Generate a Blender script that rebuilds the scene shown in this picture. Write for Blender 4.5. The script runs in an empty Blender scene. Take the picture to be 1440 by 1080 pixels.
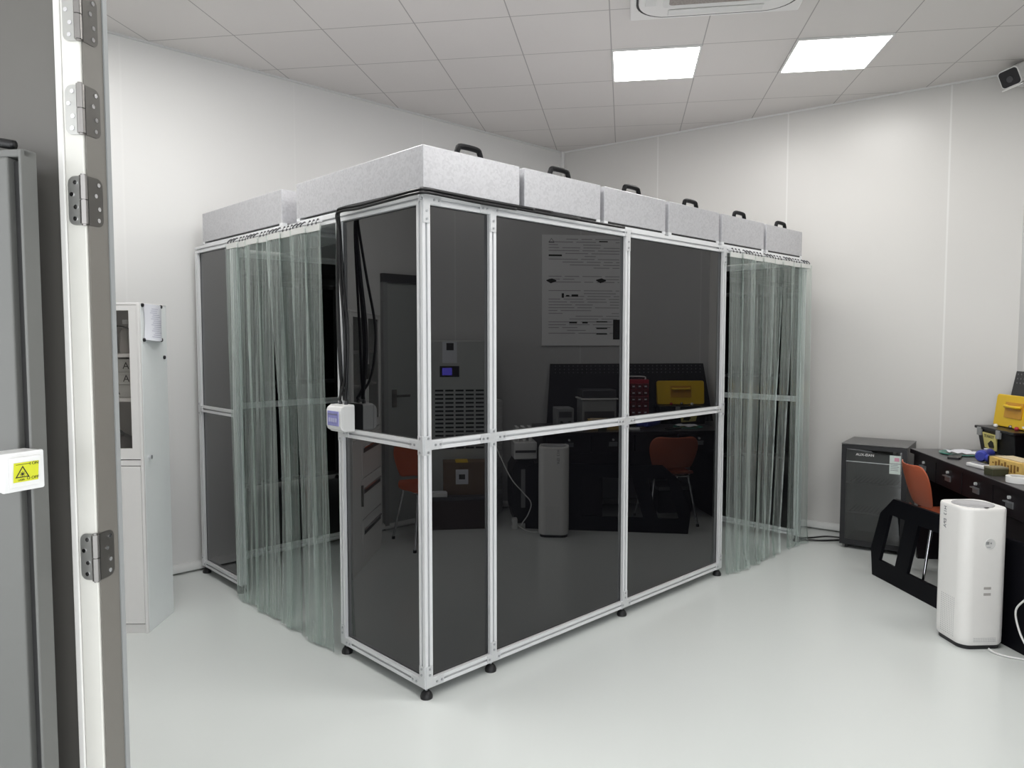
import bpy, bmesh, math, random
from mathutils import Vector, Matrix
random.seed(7)
sc = bpy.context.scene
col = sc.collection
PI = math.pi

# ------------------------------------------------------------------ room frame
TH = math.radians(37.25)                       # ceiling grid / workbench direction
E1 = Vector((math.sin(TH), -math.cos(TH), 0))  # u : towards the workbench wall
E2 = Vector((math.cos(TH), math.sin(TH), 0))   # v : along the workbench wall, away from the doorway
RZ = TH - PI / 2
def W(u, v, z=0.0):
    return E1 * u + E2 * v + Vector((0, 0, z))
CEIL = 3.34
H = 2.10

# ------------------------------------------------------------------ mesh builder
class MB:
    def __init__(self):
        self.v = []; self.f = []
    def add(self, vs, fs, M=None):
        b = len(self.v)
        for p in vs:
            p = Vector(p)
            self.v.append(M @ p if M is not None else p)
        for f in fs:
            self.f.append(tuple(b + i for i in f))
        return self
    def box(self, x0, x1, y0, y1, z0, z1, M=None):
        vs = [(x0,y0,z0),(x1,y0,z0),(x1,y1,z0),(x0,y1,z0),(x0,y0,z1),(x1,y0,z1),(x1,y1,z1),(x0,y1,z1)]
        fs = [(3,2,1,0),(4,5,6,7),(0,1,5,4),(1,2,6,5),(2,3,7,6),(3,0,4,7)]
        return self.add(vs, fs, M)
    def prism(self, poly, h0, h1, plane='xy', M=None):
        """poly: 2d points; plane xy -> extruded along z, xz -> along y, yz -> along x"""
        n = len(poly)
        def mp(a, b, h):
            if plane == 'xy': return (a, b, h)
            if plane == 'xz': return (a, h, b)
            return (h, a, b)
        vs = [mp(a, b, h0) for a, b in poly] + [mp(a, b, h1) for a, b in poly]
        fs = [tuple(range(n - 1, -1, -1)), tuple(range(n, 2 * n))]
        for i in range(n):
            j = (i + 1) % n
            fs.append((i, j, n + j, n + i))
        return self.add(vs, fs, M)
    def cyl(self, p0, p1, r0, r1=None, n=16, caps=True):
        r1 = r0 if r1 is None else r1
        p0 = Vector(p0); p1 = Vector(p1); d = (p1 - p0).normalized()
        a = d.orthogonal().normalized(); b = d.cross(a)
        vs = []
        for p, r in ((p0, r0), (p1, r1)):
            for i in range(n):
                t = 2 * PI * i / n
                vs.append(p + a * (r * math.cos(t)) + b * (r * math.sin(t)))
        fs = [(i, (i + 1) % n, n + (i + 1) % n, n + i) for i in range(n)]
        if caps: fs += [tuple(range(n - 1, -1, -1)), tuple(range(n, 2 * n))]
        return self.add(vs, fs)
    def lathe(self, prof, c=(0, 0, 0), n=24, M=None):
        vs = []; fs = []
        m = len(prof)
        for r, z in prof:
            for i in range(n):
                t = 2 * PI * i / n
                vs.append((c[0] + r * math.cos(t), c[1] + r * math.sin(t), c[2] + z))
        for k in range(m - 1):
            for i in range(n):
                j = (i + 1) % n
                fs.append((k*n+i, k*n+j, (k+1)*n+j, (k+1)*n+i))
        fs.append(tuple(range(n - 1, -1, -1))); fs.append(tuple((m-1)*n + i for i in range(n)))
        return self.add(vs, fs, M)
    def tube(self, path, r, n=10, sub=6):
        pts = smooth_path([Vector(p) for p in path], sub)
        vs = []; fs = []
        prev = None
        for i, p in enumerate(pts):
            d = (pts[min(i + 1, len(pts) - 1)] - pts[max(i - 1, 0)]).normalized()
            a = d.orthogonal().normalized() if prev is None else (prev - d * prev.dot(d)).normalized()
            prev = a; b = d.cross(a)
            for k in range(n):
                t = 2 * PI * k / n
                vs.append(p + a * (r * math.cos(t)) + b * (r * math.sin(t)))
        for i in range(len(pts) - 1):
            for k in range(n):
                fs.append((i*n+k, i*n+(k+1)%n, (i+1)*n+(k+1)%n, (i+1)*n+k))
        fs.append(tuple(range(n - 1, -1, -1))); fs.append(tuple((len(pts)-1)*n + k for k in range(n)))
        return self.add(vs, fs)
    def obj(self, name, mat, parent=None, smooth=False, bevel=0.0, seg=2, recalc=True):
        me = bpy.data.meshes.new(name)
        me.from_pydata([tuple(p) for p in self.v], [], self.f)
        if recalc:
            bm = bmesh.new(); bm.from_mesh(me)
            bmesh.ops.recalc_face_normals(bm, faces=bm.faces)
            bm.to_mesh(me); bm.free()
        me.materials.append(mat)
        o = bpy.data.objects.new(name, me); col.objects.link(o)
        if parent is not None: o.parent = parent
        if bevel > 0:
            m = o.modifiers.new('bevel', 'BEVEL'); m.width = bevel; m.segments = seg; m.limit_method = 'ANGLE'
            m.angle_limit = math.radians(40)
        if smooth:
            for p in me.polygons: p.use_smooth = True
            if smooth != 'all':
                m = o.modifiers.new('split', 'EDGE_SPLIT'); m.split_angle = math.radians(40)
        return o

def smooth_path(P, sub):
    if sub <= 1 or len(P) < 3: return P
    out = []
    for i in range(len(P) - 1):
        p0 = P[max(i - 1, 0)]; p1 = P[i]; p2 = P[i + 1]; p3 = P[min(i + 2, len(P) - 1)]
        for k in range(sub):
            t = k / sub
            out.append(0.5 * ((2*p1) + (p2-p0)*t + (2*p0-5*p1+4*p2-p3)*t*t + (3*p1-p0-3*p2+p3)*t**3))
    out.append(P[-1])
    return out

def rrect(w, h, r, n=6, cx=0, cy=0):
    pts = []
    for sx, sy, a0 in ((1, 1, 0), (-1, 1, 90), (-1, -1, 180), (1, -1, 270)):
        for k in range(n + 1):
            a = math.radians(a0 + 90 * k / n)
            pts.append((cx + sx * (w/2 - r) + r * math.cos(a), cy + sy * (h/2 - r) + r * math.sin(a)))
    return pts

def tag(o, label, cat, group=None, kind=None):
    if label: o['label'] = label
    if cat: o['category'] = cat
    if group: o['group'] = group
    if kind: o['kind'] = kind
    return o
def thing(name, label, cat, loc=(0, 0, 0), rz=0.0, group=None):
    o = bpy.data.objects.new(name, None); col.objects.link(o)
    o.empty_display_size = 0.05
    o.location = loc; o.rotation_euler = (0, 0, rz)
    return tag(o, label, cat, group)
def uvthing(name, label, cat, u, v, z=0, rot=0.0, group=None):
    return thing(name, label, cat, W(u, v, z), RZ + rot, group)
def struct(o):
    o['kind'] = 'structure'; return o
def copy_tree(o, parent=None):
    c = o.copy(); col.objects.link(c)
    if parent is not None: c.parent = parent
    for ch in list(o.children): copy_tree(ch, c)
    return c
def text_obj(name, s, size, mat, parent, M, extrude=0.0004, align='CENTER'):
    cu = bpy.data.curves.new(name, 'FONT'); cu.body = s; cu.size = size; cu.extrude = extrude
    cu.align_x = align; cu.align_y = 'CENTER'
    t = bpy.data.objects.new('tmp', cu); col.objects.link(t)
    dg = bpy.context.evaluated_depsgraph_get()
    me = bpy.data.meshes.new_from_object(t.evaluated_get(dg))
    bpy.data.objects.remove(t)
    me.transform(M); me.materials.clear(); me.materials.append(mat); me.name = name
    o = bpy.data.objects.new(name, me); col.objects.link(o)
    if parent is not None: o.parent = parent
    return o
def frame_m(origin, xdir, ydir):
    x = Vector(xdir).normalized(); y = Vector(ydir).normalized(); z = x.cross(y)
    m = Matrix((x, y, z)).transposed().to_4x4(); m.translation = Vector(origin)
    return m

# ------------------------------------------------------------------ materials
def lin(c):
    return tuple(((x/255)/12.92 if x/255 <= 0.04045 else ((x/255+0.055)/1.055)**2.4) for x in c)
def pm(name, rgb, rough=0.5, metal=0.0, ior=1.45, noise=0.0, nscale=30.0, bump=0.0, alpha=1.0, emit=None, estr=0.0, coat=0.0):
    m = bpy.data.materials.new(name); m.use_nodes = True
    nt = m.node_tree; b = nt.nodes['Principled BSDF']
    c = (*rgb, 1)
    b.inputs['Base Color'].default_value = c
    b.inputs['Roughness'].default_value = rough
    b.inputs['Metallic'].default_value = metal
    b.inputs['IOR'].default_value = ior
    b.inputs['Coat Weight'].default_value = coat
    if emit:
        b.inputs['Emission Color'].default_value = (*emit, 1); b.inputs['Emission Strength'].default_value = estr
    tc = nt.nodes.new('ShaderNodeTexCoord'); n = nt.nodes.new('ShaderNodeTexNoise')
    n.inputs['Scale'].default_value = nscale; n.inputs['Detail'].default_value = 4
    nt.links.new(tc.outputs['Object'], n.inputs['Vector'])
    amt = max(noise, 0.015)
    mx = nt.nodes.new('ShaderNodeMix'); mx.data_type = 'RGBA'
    mx.inputs['A'].default_value = tuple(min(1, x * (1 - amt)) for x in rgb) + (1,)
    mx.inputs['B'].default_value = tuple(min(1, x * (1 + amt)) for x in rgb) + (1,)
    nt.links.new(n.outputs['Fac'], mx.inputs['Factor'])
    nt.links.new(mx.outputs['Result'], b.inputs['Base Color'])
    if bump:
        bp = nt.nodes.new('ShaderNodeBump'); bp.inputs['Strength'].default_value = bump; bp.inputs['Distance'].default_value = 0.002
        nt.links.new(n.outputs['Fac'], bp.inputs['Height']); nt.links.new(bp.outputs['Normal'], b.inputs['Normal'])
    return m

M = {}
M['alu'] = pm('anodised_aluminium', (0.74, 0.75, 0.76), 0.35, 0.15, noise=0.0)
M['plate'] = pm('bracket_metal', (0.66, 0.67, 0.68), 0.4, 0.3, noise=0.05, nscale=120)
M['bolt'] = pm('bolt_metal', (0.45, 0.46, 0.48), 0.3, 0.8)
M['panel'] = pm('smoked_acrylic', (0.004, 0.004, 0.005), 0.004, 0.0, ior=1.75)
M['rubber'] = pm('black_rubber', (0.012, 0.012, 0.013), 0.45)
M['black'] = pm('black_plastic', (0.010, 0.010, 0.012), 0.35)
M['blackmetal'] = pm('black_powder_coat', (0.003, 0.003, 0.005), 0.5, ior=1.2, noise=0.1)
M['white'] = pm('white_plastic', (0.78, 0.78, 0.77), 0.32)
M['whitemetal'] = pm('white_painted_steel', (0.82, 0.81, 0.80), 0.3)
M['cab_side'] = pm('pale_grey_steel', (0.88, 0.91, 0.91), 0.35)
M['paper'] = pm('paper', (0.72, 0.73, 0.78), 0.6)
M['chrome'] = pm('chrome', (0.75, 0.75, 0.77), 0.12, 1.0)
M['steel'] = pm('satin_steel', (0.27, 0.26, 0.25), 0.25, 0.9, noise=0.06)
M['orange'] = pm('orange_plastic', (0.44, 0.105, 0.05), 0.38, noise=0.04)
M['yellow'] = pm('yellow_plastic', (0.80, 0.52, 0.02), 0.4)
M['red'] = pm('red_plastic', (0.40, 0.03, 0.05), 0.35)
M['cable'] = pm('cable_rubber', (0.008, 0.008, 0.009), 0.3)
M['grey'] = pm('mid_grey_paint', (0.30, 0.31, 0.31), 0.4)
M['dkgrey'] = pm('dark_grey', (0.06, 0.06, 0.065), 0.4)
M['slate'] = pm('slate_print', (0.18, 0.18, 0.20), 0.5)

def speckle(name, base, lo, scale, rough=0.38, metal=0.3):
    m = pm(name, base, rough, metal)
    nt = m.node_tree; b = nt.nodes['Principled BSDF']
    tc = nt.nodes.new('ShaderNodeTexCoord'); vo = nt.nodes.new('ShaderNodeTexVoronoi')
    vo.inputs['Scale'].default_value = scale
    cr = nt.nodes.new('ShaderNodeValToRGB')
    cr.color_ramp.elements[0].color = (*lo, 1); cr.color_ramp.elements[1].color = (*base, 1)
    cr.color_ramp.elements[0].position = 0.0; cr.color_ramp.elements[1].position = 0.75
    nt.links.new(tc.outputs['Object'], vo.inputs['Vector'])
    sep = nt.nodes.new('ShaderNodeSeparateColor')
    nt.links.new(vo.outputs['Color'], sep.inputs['Color']); nt.links.new(sep.outputs['Red'], cr.inputs['Fac'])
    nt.links.new(cr.outputs['Color'], b.inputs['Base Color'])
    return m
M['galv'] = speckle('galvanised_sheet', (0.54, 0.54, 0.56), (0.47, 0.47, 0.49), 110)

def wall_mat(name, base, seam_dir, period, offset, seam=0.006, rough=0.33, amt=0.45):
    m = pm(name, base, rough, noise=0.02, nscale=1.5)
    nt = m.node_tree; b = nt.nodes['Principled BSDF']
    src = b.inputs['Base Color'].links[0].from_socket
    g = nt.nodes.new('ShaderNodeNewGeometry')
    dot = nt.nodes.new('ShaderNodeVectorMath'); dot.operation = 'DOT_PRODUCT'
    dot.inputs[1].default_value = seam_dir
    nt.links.new(g.outputs['Position'], dot.inputs[0])
    a = nt.nodes.new('ShaderNodeMath'); a.operation = 'SUBTRACT'; a.inputs[1].default_value = offset
    nt.links.new(dot.outputs['Value'], a.inputs[0])
    d = nt.nodes.new('ShaderNodeMath'); d.operation = 'PINGPONG'; d.inputs[1].default_value = period / 2
    nt.links.new(a.outputs[0], d.inputs[0])
    l = nt.nodes.new('ShaderNodeMath'); l.operation = 'LESS_THAN'; l.inputs[1].default_value = seam
    nt.links.new(d.outputs[0], l.inputs[0])
    s = nt.nodes.new('ShaderNodeMath'); s.operation = 'MULTIPLY'; s.inputs[1].default_value = amt
    nt.links.new(l.outputs[0], s.inputs[0])
    mx = nt.nodes.new('ShaderNodeMix'); mx.data_type = 'RGBA'
    mx.inputs['B'].default_value = (0.85, 0.85, 0.84, 1)
    nt.links.new(s.outputs[0], mx.inputs['Factor']); nt.links.new(src, mx.inputs['A'])
    nt.links.new(mx.outputs['Result'], b.inputs['Base Color'])
    bp = nt.nodes.new('ShaderNodeBump'); bp.inputs['Strength'].default_value = 0.25; bp.inputs['Distance'].default_value = 0.004
    nt.links.new(l.outputs[0], bp.inputs['Height']); nt.links.new(bp.outputs['Normal'], b.inputs['Normal'])
    return m

RWD = Vector((0.1743, -0.9847, 0))      # right wall runs this way from the far corner
RWN = Vector((-0.9847, -0.1743, 0))     # its inward normal
RW0 = Vector((3.575, 2.47, 0))
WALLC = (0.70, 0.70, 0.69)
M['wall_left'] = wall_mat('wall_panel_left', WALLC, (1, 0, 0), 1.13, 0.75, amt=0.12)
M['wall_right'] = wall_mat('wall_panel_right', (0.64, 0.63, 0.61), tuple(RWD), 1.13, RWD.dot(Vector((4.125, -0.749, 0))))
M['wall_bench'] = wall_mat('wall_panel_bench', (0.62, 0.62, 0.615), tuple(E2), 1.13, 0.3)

def ceiling_mat():
    m = pm('ceiling_tiles', (0.70, 0.675, 0.655), 0.5, noise=0.03, nscale=2.0)
    nt = m.node_tree; b = nt.nodes['Principled BSDF']
    src = b.inputs['Base Color'].links[0].from_socket
    g = nt.nodes.new('ShaderNodeNewGeometry')
    masks = []
    for d, off in ((E1, -0.407), (E2, 1.314)):
        dot = nt.nodes.new('ShaderNodeVectorMath'); dot.operation = 'DOT_PRODUCT'; dot.inputs[1].default_value = tuple(d)
        nt.links.new(g.outputs['Position'], dot.inputs[0])
        a = nt.nodes.new('ShaderNodeMath'); a.operation = 'SUBTRACT'; a.inputs[1].default_value = off
        nt.links.new(dot.outputs['Value'], a.inputs[0])
        p = nt.nodes.new('ShaderNodeMath'); p.operation = 'PINGPONG'; p.inputs[1].default_value = 0.28
        nt.links.new(a.outputs[0], p.inputs[0])
        l = nt.nodes.new('ShaderNodeMath'); l.operation = 'LESS_THAN'; l.inputs[1].default_value = 0.0032
        nt.links.new(p.outputs[0], l.inputs[0]); masks.append(l)
    mx = nt.nodes.new('ShaderNodeMath'); mx.operation = 'MAXIMUM'
    nt.links.new(masks[0].outputs[0], mx.inputs[0]); nt.links.new(masks[1].outputs[0], mx.inputs[1])
    mm = nt.nodes.new('ShaderNodeMix'); mm.data_type = 'RGBA'; mm.inputs['B'].default_value = (0.36, 0.345, 0.335, 1)
    nt.links.new(mx.outputs[0], mm.inputs['Factor']); nt.links.new(src, mm.inputs['A'])
    nt.links.new(mm.outputs['Result'], b.inputs['Base Color'])
    return m
M['ceiling'] = ceiling_mat()
M['floor'] = pm('epoxy_floor', (0.67, 0.70, 0.685), 0.2, noise=0.025, nscale=1.3, ior=1.45)
M['lamp'] = pm('light_diffuser', (0.9, 0.9, 0.9), 0.5, emit=(1.0, 0.985, 0.965), estr=17.5)
M['trim'] = pm('white_trim', (0.74, 0.74, 0.73), 0.3)
M['cove'] = pm('cove_aluminium', (0.66, 0.67, 0.66), 0.35, 0.1)

def schlick(nt, f0=0.045, normal=None):
    lw = nt.nodes.new('ShaderNodeLayerWeight'); lw.inputs['Blend'].default_value = 0.5
    if normal is not None: nt.links.new(normal, lw.inputs['Normal'])
    p = nt.nodes.new('ShaderNodeMath'); p.operation = 'POWER'; p.inputs[1].default_value = 5.0
    nt.links.new(lw.outputs['Facing'], p.inputs[0])
    m = nt.nodes.new('ShaderNodeMath'); m.operation = 'MULTIPLY_ADD'; m.inputs[1].default_value = 0.85 - f0; m.inputs[2].default_value = f0
    nt.links.new(p.outputs[0], m.inputs[0])
    return m
def pvc_mat():
    m = bpy.data.materials.new('clear_pvc'); m.use_nodes = True
    nt = m.node_tree; nt.nodes.clear()
    out = nt.nodes.new('ShaderNodeOutputMaterial')
    tr = nt.nodes.new('ShaderNodeBsdfTransparent'); tr.inputs['Color'].default_value = (0.87, 0.92, 0.90, 1)
    gl = nt.nodes.new('ShaderNodeBsdfGlossy'); gl.inputs['Roughness'].default_value = 0.09; gl.inputs['Color'].default_value = (0.92, 1, 0.96, 1)
    df = nt.nodes.new('ShaderNodeBsdfDiffuse'); df.inputs['Color'].default_value = (0.62, 0.675, 0.65, 1)
    tl = nt.nodes.new('ShaderNodeBsdfTranslucent'); tl.inputs['Color'].default_value = (0.55, 0.65, 0.60, 1)
    tc = nt.nodes.new('ShaderNodeTexCoord'); mp = nt.nodes.new('ShaderNodeMapping'); mp.inputs['Scale'].default_value = (48, 48, 0.05)
    nz = nt.nodes.new('ShaderNodeTexNoise'); nz.inputs['Scale'].default_value = 1.0; nz.inputs['Detail'].default_value = 3
    nt.links.new(tc.outputs['Object'], mp.inputs['Vector']); nt.links.new(mp.outputs['Vector'], nz.inputs['Vector'])
    rp = nt.nodes.new('ShaderNodeMapRange'); rp.inputs['From Min'].default_value = 0.35; rp.inputs['From Max'].default_value = 0.72
    rp.inputs['To Min'].default_value = 0.12; rp.inputs['To Max'].default_value = 0.50
    nt.links.new(nz.outputs['Fac'], rp.inputs['Value'])
    oi = nt.nodes.new('ShaderNodeObjectInfo'); orr = nt.nodes.new('ShaderNodeMapRange')
    orr.inputs['To Min'].default_value = 0.30; orr.inputs['To Max'].default_value = 0.62
    nt.links.new(oi.outputs['Random'], orr.inputs['Value']); nt.links.new(orr.outputs[0], rp.inputs['To Max'])
    sc_ = nt.nodes.new('ShaderNodeMixShader'); sc_.inputs[0].default_value = 0.35
    nt.links.new(df.outputs[0], sc_.inputs[1]); nt.links.new(tl.outputs[0], sc_.inputs[2])
    m1 = nt.nodes.new('ShaderNodeMixShader'); nt.links.new(rp.outputs[0], m1.inputs[0])
    nt.links.new(tr.outputs[0], m1.inputs[1]); nt.links.new(sc_.outputs[0], m1.inputs[2])
    n2 = nt.nodes.new('ShaderNodeTexNoise'); n2.inputs['Scale'].default_value = 2.2; n2.inputs['Detail'].default_value = 2
    nt.links.new(mp.outputs['Vector'], n2.inputs['Vector'])
    bp = nt.nodes.new('ShaderNodeBump'); bp.inputs['Strength'].default_value = 0.8; bp.inputs['Distance'].default_value = 0.004
    nt.links.new(n2.outputs['Fac'], bp.inputs['Height'])
    for nd in (gl, df): nt.links.new(bp.outputs['Normal'], nd.inputs['Normal'])
    fr = schlick(nt, 0.07, bp.outputs['Normal'])
    m2 = nt.nodes.new('ShaderNodeMixShader'); nt.links.new(fr.outputs[0], m2.inputs[0])
    nt.links.new(m1.outputs[0], m2.inputs[1]); nt.links.new(gl.outputs[0], m2.inputs[2])
    nt.links.new(m2.outputs[0], out.inputs['Surface'])
    return m
M['pvc'] = pvc_mat()

def glass_mat(name, tint, f0=0.045, rough=0.01):
    m = bpy.data.materials.new(name); m.use_nodes = True
    nt = m.node_tree; nt.nodes.clear()
    out = nt.nodes.new('ShaderNodeOutputMaterial')
    tr = nt.nodes.new('ShaderNodeBsdfTransparent'); tr.inputs['Color'].default_value = (*tint, 1)
    gl = nt.nodes.new('ShaderNodeBsdfGlossy'); gl.inputs['Roughness'].default_value = rough
    fr = schlick(nt, f0)
    mx = nt.nodes.new('ShaderNodeMixShader')
    nt.links.new(fr.outputs[0], mx.inputs[0]); nt.links.new(tr.outputs[0], mx.inputs[1]); nt.links.new(gl.outputs[0], mx.inputs[2])
    nt.links.new(mx.outputs[0], out.inputs['Surface'])
    return m
M['cab_glass'] = glass_mat('cabinet_glass', (0.86, 0.85, 0.84))
M['fridge_glass'] = glass_mat('fridge_glass', (0.42, 0.44, 0.45), 0.10)
M['bluewin'] = pm('blue_window', (0.30, 0.30, 0.62), 0.15, noise=0.2, nscale=60, coat=0.5)

# ------------------------------------------------------------------ shell
fl = MB().box(-7, 7, -6.5, 4.0, -0.1, 0.0).obj('floor', M['floor']); struct(fl)
cl = MB().box(-7, 7, -6.5, 4.0, CEIL, CEIL + 0.08).obj('ceiling', M['ceiling']); struct(cl)
YL = 2.47
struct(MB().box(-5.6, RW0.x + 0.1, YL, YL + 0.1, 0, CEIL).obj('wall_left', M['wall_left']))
corner = RW0 + RWD * 3.745            # right wall meets the workbench wall
WB = 3.5                             # workbench wall at u = WB
def wall_poly(name, p0, p1, nrm, mat, t=0.1, z0=0, z1=CEIL):
    p0 = Vector(p0); p1 = Vector(p1); n = Vector(nrm) * -t
    poly = [(p0.x, p0.y), (p1.x, p1.y), ((p1+n).x, (p1+n).y), ((p0+n).x, (p0+n).y)]
    return struct(MB().prism(poly, z0, z1).obj(name, mat))
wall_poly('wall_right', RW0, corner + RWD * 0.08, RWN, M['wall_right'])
VE = -1.63
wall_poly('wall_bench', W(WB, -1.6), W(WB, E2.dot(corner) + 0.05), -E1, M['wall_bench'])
# doorway wall: right of the opening, lintel, and far left piece
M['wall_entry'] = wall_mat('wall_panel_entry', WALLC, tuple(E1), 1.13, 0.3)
wall_poly('wall_entry', W(2.25, VE), W(WB + 0.1, VE), E2, M['wall_entry'], t=0.08)
wall_poly('wall_entry_lintel', W(-0.3, VE), W(2.25, VE), E2, M['wall_entry'], t=0.08, z0=2.42)
wall_poly('wall_entry_far', W(-3.95, VE), W(-1.30, VE), E2, M['wall_entry'], t=0.08)
# vertical corner trim at the far corner
struct(MB().box(RW0.x - 0.03, RW0.x + 0.004, YL - 0.03, YL + 0.01, 0.05, CEIL).obj('trim_1', M['trim'], bevel=0.008))
# ceiling edge trims
struct(MB().box(-5.6, RW0.x, YL - 0.012, YL, CEIL - 0.012, CEIL).obj('trim_2', M['cove']))
wp = [RW0, corner, corner + RWN * 0.012, RW0 + RWN * 0.012]
struct(MB().prism([(p.x, p.y) for p in wp], CEIL - 0.012, CEIL).obj('trim_3', M['trim']))
# coved skirting
def cove(name, p0, p1, nrm):
    p0 = Vector(p0); p1 = Vector(p1); n = Vector(nrm); mb = MB(); vs = []; fs = []
    prof = [(0.0, 0.012)] + [(0.052 * math.sin(a), 0.012 + 0.052 * math.cos(a)) for a in [k * PI / 16 for k in range(8, -1, -1)]] 
    prof = [(0, 0.012), (0.040, 0.012)] + [(0.040 * math.cos(a) + 0.004, 0.016 + 0.045 * math.sin(a)) for a in [k * PI / 14 for k in range(0, 8)]] + [(0, 0.061)]
    m = len(prof)
    for p in (p0, p1):
        for d, z in prof: vs.append(p + n * d + Vector((0, 0, z)))
    for i in range(m):
        j = (i + 1) % m; fs.append((i, j, m + j, m + i))
    fs += [tuple(range(m)), tuple(range(m, 2 * m))]
    return struct(mb.add(vs, fs).obj(name, M['cove'], smooth=True))
cove('baseboard_left', (-5.5, YL, 0), (RW0.x, YL, 0), (0, -1, 0))
cove('baseboard_right', RW0, corner, RWN)
cove('baseboard_bench', W(WB, -1.6), W(WB, E2.dot(corner)), -E1)

# wall door seen in the booth's left face
d2 = struct(thing('door_2', None, None, (-1.88, YL, 0)))
M['doorleaf'] = pm('door_paint', (0.36, 0.38, 0.37), 0.4)
MB().box(-0.42, 0.42, -0.03, 0.0, 0.0, 1.965).obj('door_leaf', M['doorleaf'], d2)
f = MB().box(-0.46, 0.46, -0.045, 0.0, 1.967, 2.035); f.obj('door_head', M['dkgrey'], d2)
for s in (-1, 1): MB().box(s*0.44 - 0.02, s*0.44 + 0.02, -0.04, 0, 0, 1.967).obj('door_post', M['grey'], d2)
hb = MB().box(0.34, 0.38, -0.04, -0.03, 0.98, 1.12).cyl((0.36, -0.04, 1.07), (0.36, -0.085, 1.07), 0.009).cyl((0.365, -0.08, 1.07), (0.24, -0.08, 1.07), 0.009)
hb.obj('door_handle', M['steel'], d2)

# ------------------------------------------------------------------ doorway edge at the left of the view
M['leaf_grey'] = pm('grey_door_leaf', (0.115, 0.11, 0.10), 0.35)
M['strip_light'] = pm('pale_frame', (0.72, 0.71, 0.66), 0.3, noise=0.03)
M['strip_dark'] = pm('dark_frame', (0.165, 0.155, 0.138), 0.3, noise=0.03)  # darker brown-grey tone of the jamb face
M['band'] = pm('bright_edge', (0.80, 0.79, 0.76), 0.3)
d1 = struct(thing('door_1', None, None, W(0, VE, 0), RZ))
MB().box(-1.30, -0.256, 0.006, 0.05, 0.01, 2.40).obj('door_leaf', M['leaf_grey'], d1)
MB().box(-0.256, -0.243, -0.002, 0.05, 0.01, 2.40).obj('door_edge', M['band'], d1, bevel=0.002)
MB().box(-0.242, -0.203, 0.0, 0.05, 0.01, 2.40).obj('door_stile', M['strip_light'], d1, bevel=0.0015)
MB().box(-0.2025, -0.199, 0.004, 0.056, 0.0, 2.42).obj('door_jamb', M['strip_dark'], d1)
MB().box(-0.200, -0.1965, 0.0565, 0.068, 0.0, 2.42).obj('door_seal', M['grey'], d1)
def hinge(z):
    r = MB()
    def plate(x0, x1, rl, rr):
        pts = []
        h = 0.046; n = 5
        def arc(cx, cz, r_, a0):
            for k in range(n + 1):
                a = math.radians(a0 + 90 * k / n); pts.append((cx + r_ * math.cos(a), cz + r_ * math.sin(a)))
        rad = 0.014
        if rr: arc(x1 - rad, z + h - rad, rad, 0)
        else: pts.append((x1, z + h))
        if rl: arc(x0 + rad, z + h - rad, rad, 90); arc(x0 + rad, z - h + rad, rad, 180)
        else: pts.extend([(x0, z + h), (x0, z - h)])
        if rr: arc(x1 - rad, z - h + rad, rad, 270)
        else: pts.append((x1, z - h))
        return pts
    k = MB().cyl((-0.2005, -0.006, z - 0.045), (-0.2005, -0.006, z - 0.001), 0.0072).cyl((-0.2005, -0.006, z + 0.001), (-0.2005, -0.006, z + 0.045), 0.0072)
    k.cyl((-0.2005, -0.006, z - 0.048), (-0.2005, -0.006, z + 0.048), 0.0045)
    h = k.obj('hinge', M['steel'], d1, smooth=True)
    MB().prism(plate(-0.236, -0.205, True, False), -0.0025, -0.0005, 'xz').obj('hinge_leaf', M['steel2'], h)
    MB().prism(plate(0.003, 0.042, False, True), -0.199, -0.1975, 'yz').obj('hinge_leaf', M['steel3'], h)
    for dz, dx in ((0.034, 0.004), (0.012, -0.004), (-0.012, 0.004), (-0.034, 0.002)):
        MB().cyl((-0.224 + dx, -0.004, z + dz), (-0.224 + dx, 0.001, z + dz), 0.0042, n=10).obj('screw', M['chrome'], h)
        MB().cyl((-0.1975, 0.026 + dx, z + dz), (-0.196, 0.026 + dx, z + dz), 0.0042, n=10).obj('screw', M['chrome'], h)
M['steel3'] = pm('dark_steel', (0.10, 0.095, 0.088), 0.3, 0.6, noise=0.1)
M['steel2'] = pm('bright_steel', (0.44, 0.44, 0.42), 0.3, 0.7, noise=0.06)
for z in (2.113, 1.941, 1.772, 1.086): hinge(z)

# grey metal panel against the door leaf and the warning switch on it
lk = uvthing('metal_panel', 'tall grey metal panel with a dark groove standing against the door leaf', 'panel', -0.256, -1.683)
M['lk_light'] = pm('locker_light', (0.14, 0.142, 0.134), 0.35)
M['lk_dark'] = pm('locker_dark', (0.035, 0.035, 0.035), 0.5)
MB().box(-0.40, -0.027, -0.037, -0.002, 0.0, 1.835).obj('face', M['lk_light'], lk, bevel=0.003)
MB().box(-0.030, -0.005, -0.022, -0.002, 0.0, 1.83).obj('groove', M['lk_dark'], lk)
MB().box(-0.006, 0.0, -0.036, 0.0, 0.0, 1.848)  .obj('corner_post', M['lk_light'], lk, bevel=0.0015)
MB().box(-0.40, 0.0, -0.030, 0.0, 1.836, 1.850).obj('top_rail', M['lk_light'], lk, bevel=0.002)
cv = MB().tube([W(-0.62, -1.70, 1.90), W(-0.42, -1.705, 1.885), W(-0.33, -1.705, 1.868), W(-0.285, -1.70, 1.860)], 0.009)
tag(cv.obj('cable', M['cable'], smooth='all'), 'black cable lying on top of the tall grey metal panel', 'cable')
sw = uvthing('warning_switch', 'white surface-mounted rocker switch with yellow laser warning sticker on grey panel', 'switch', -0.237, -1.765, 1.278, math.radians(74))
MB().prism(rrect(0.086, 0.082, 0.004), 0.0, 0.055, 'xz').obj('back_box', M['white'], sw, bevel=0.002)
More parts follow.
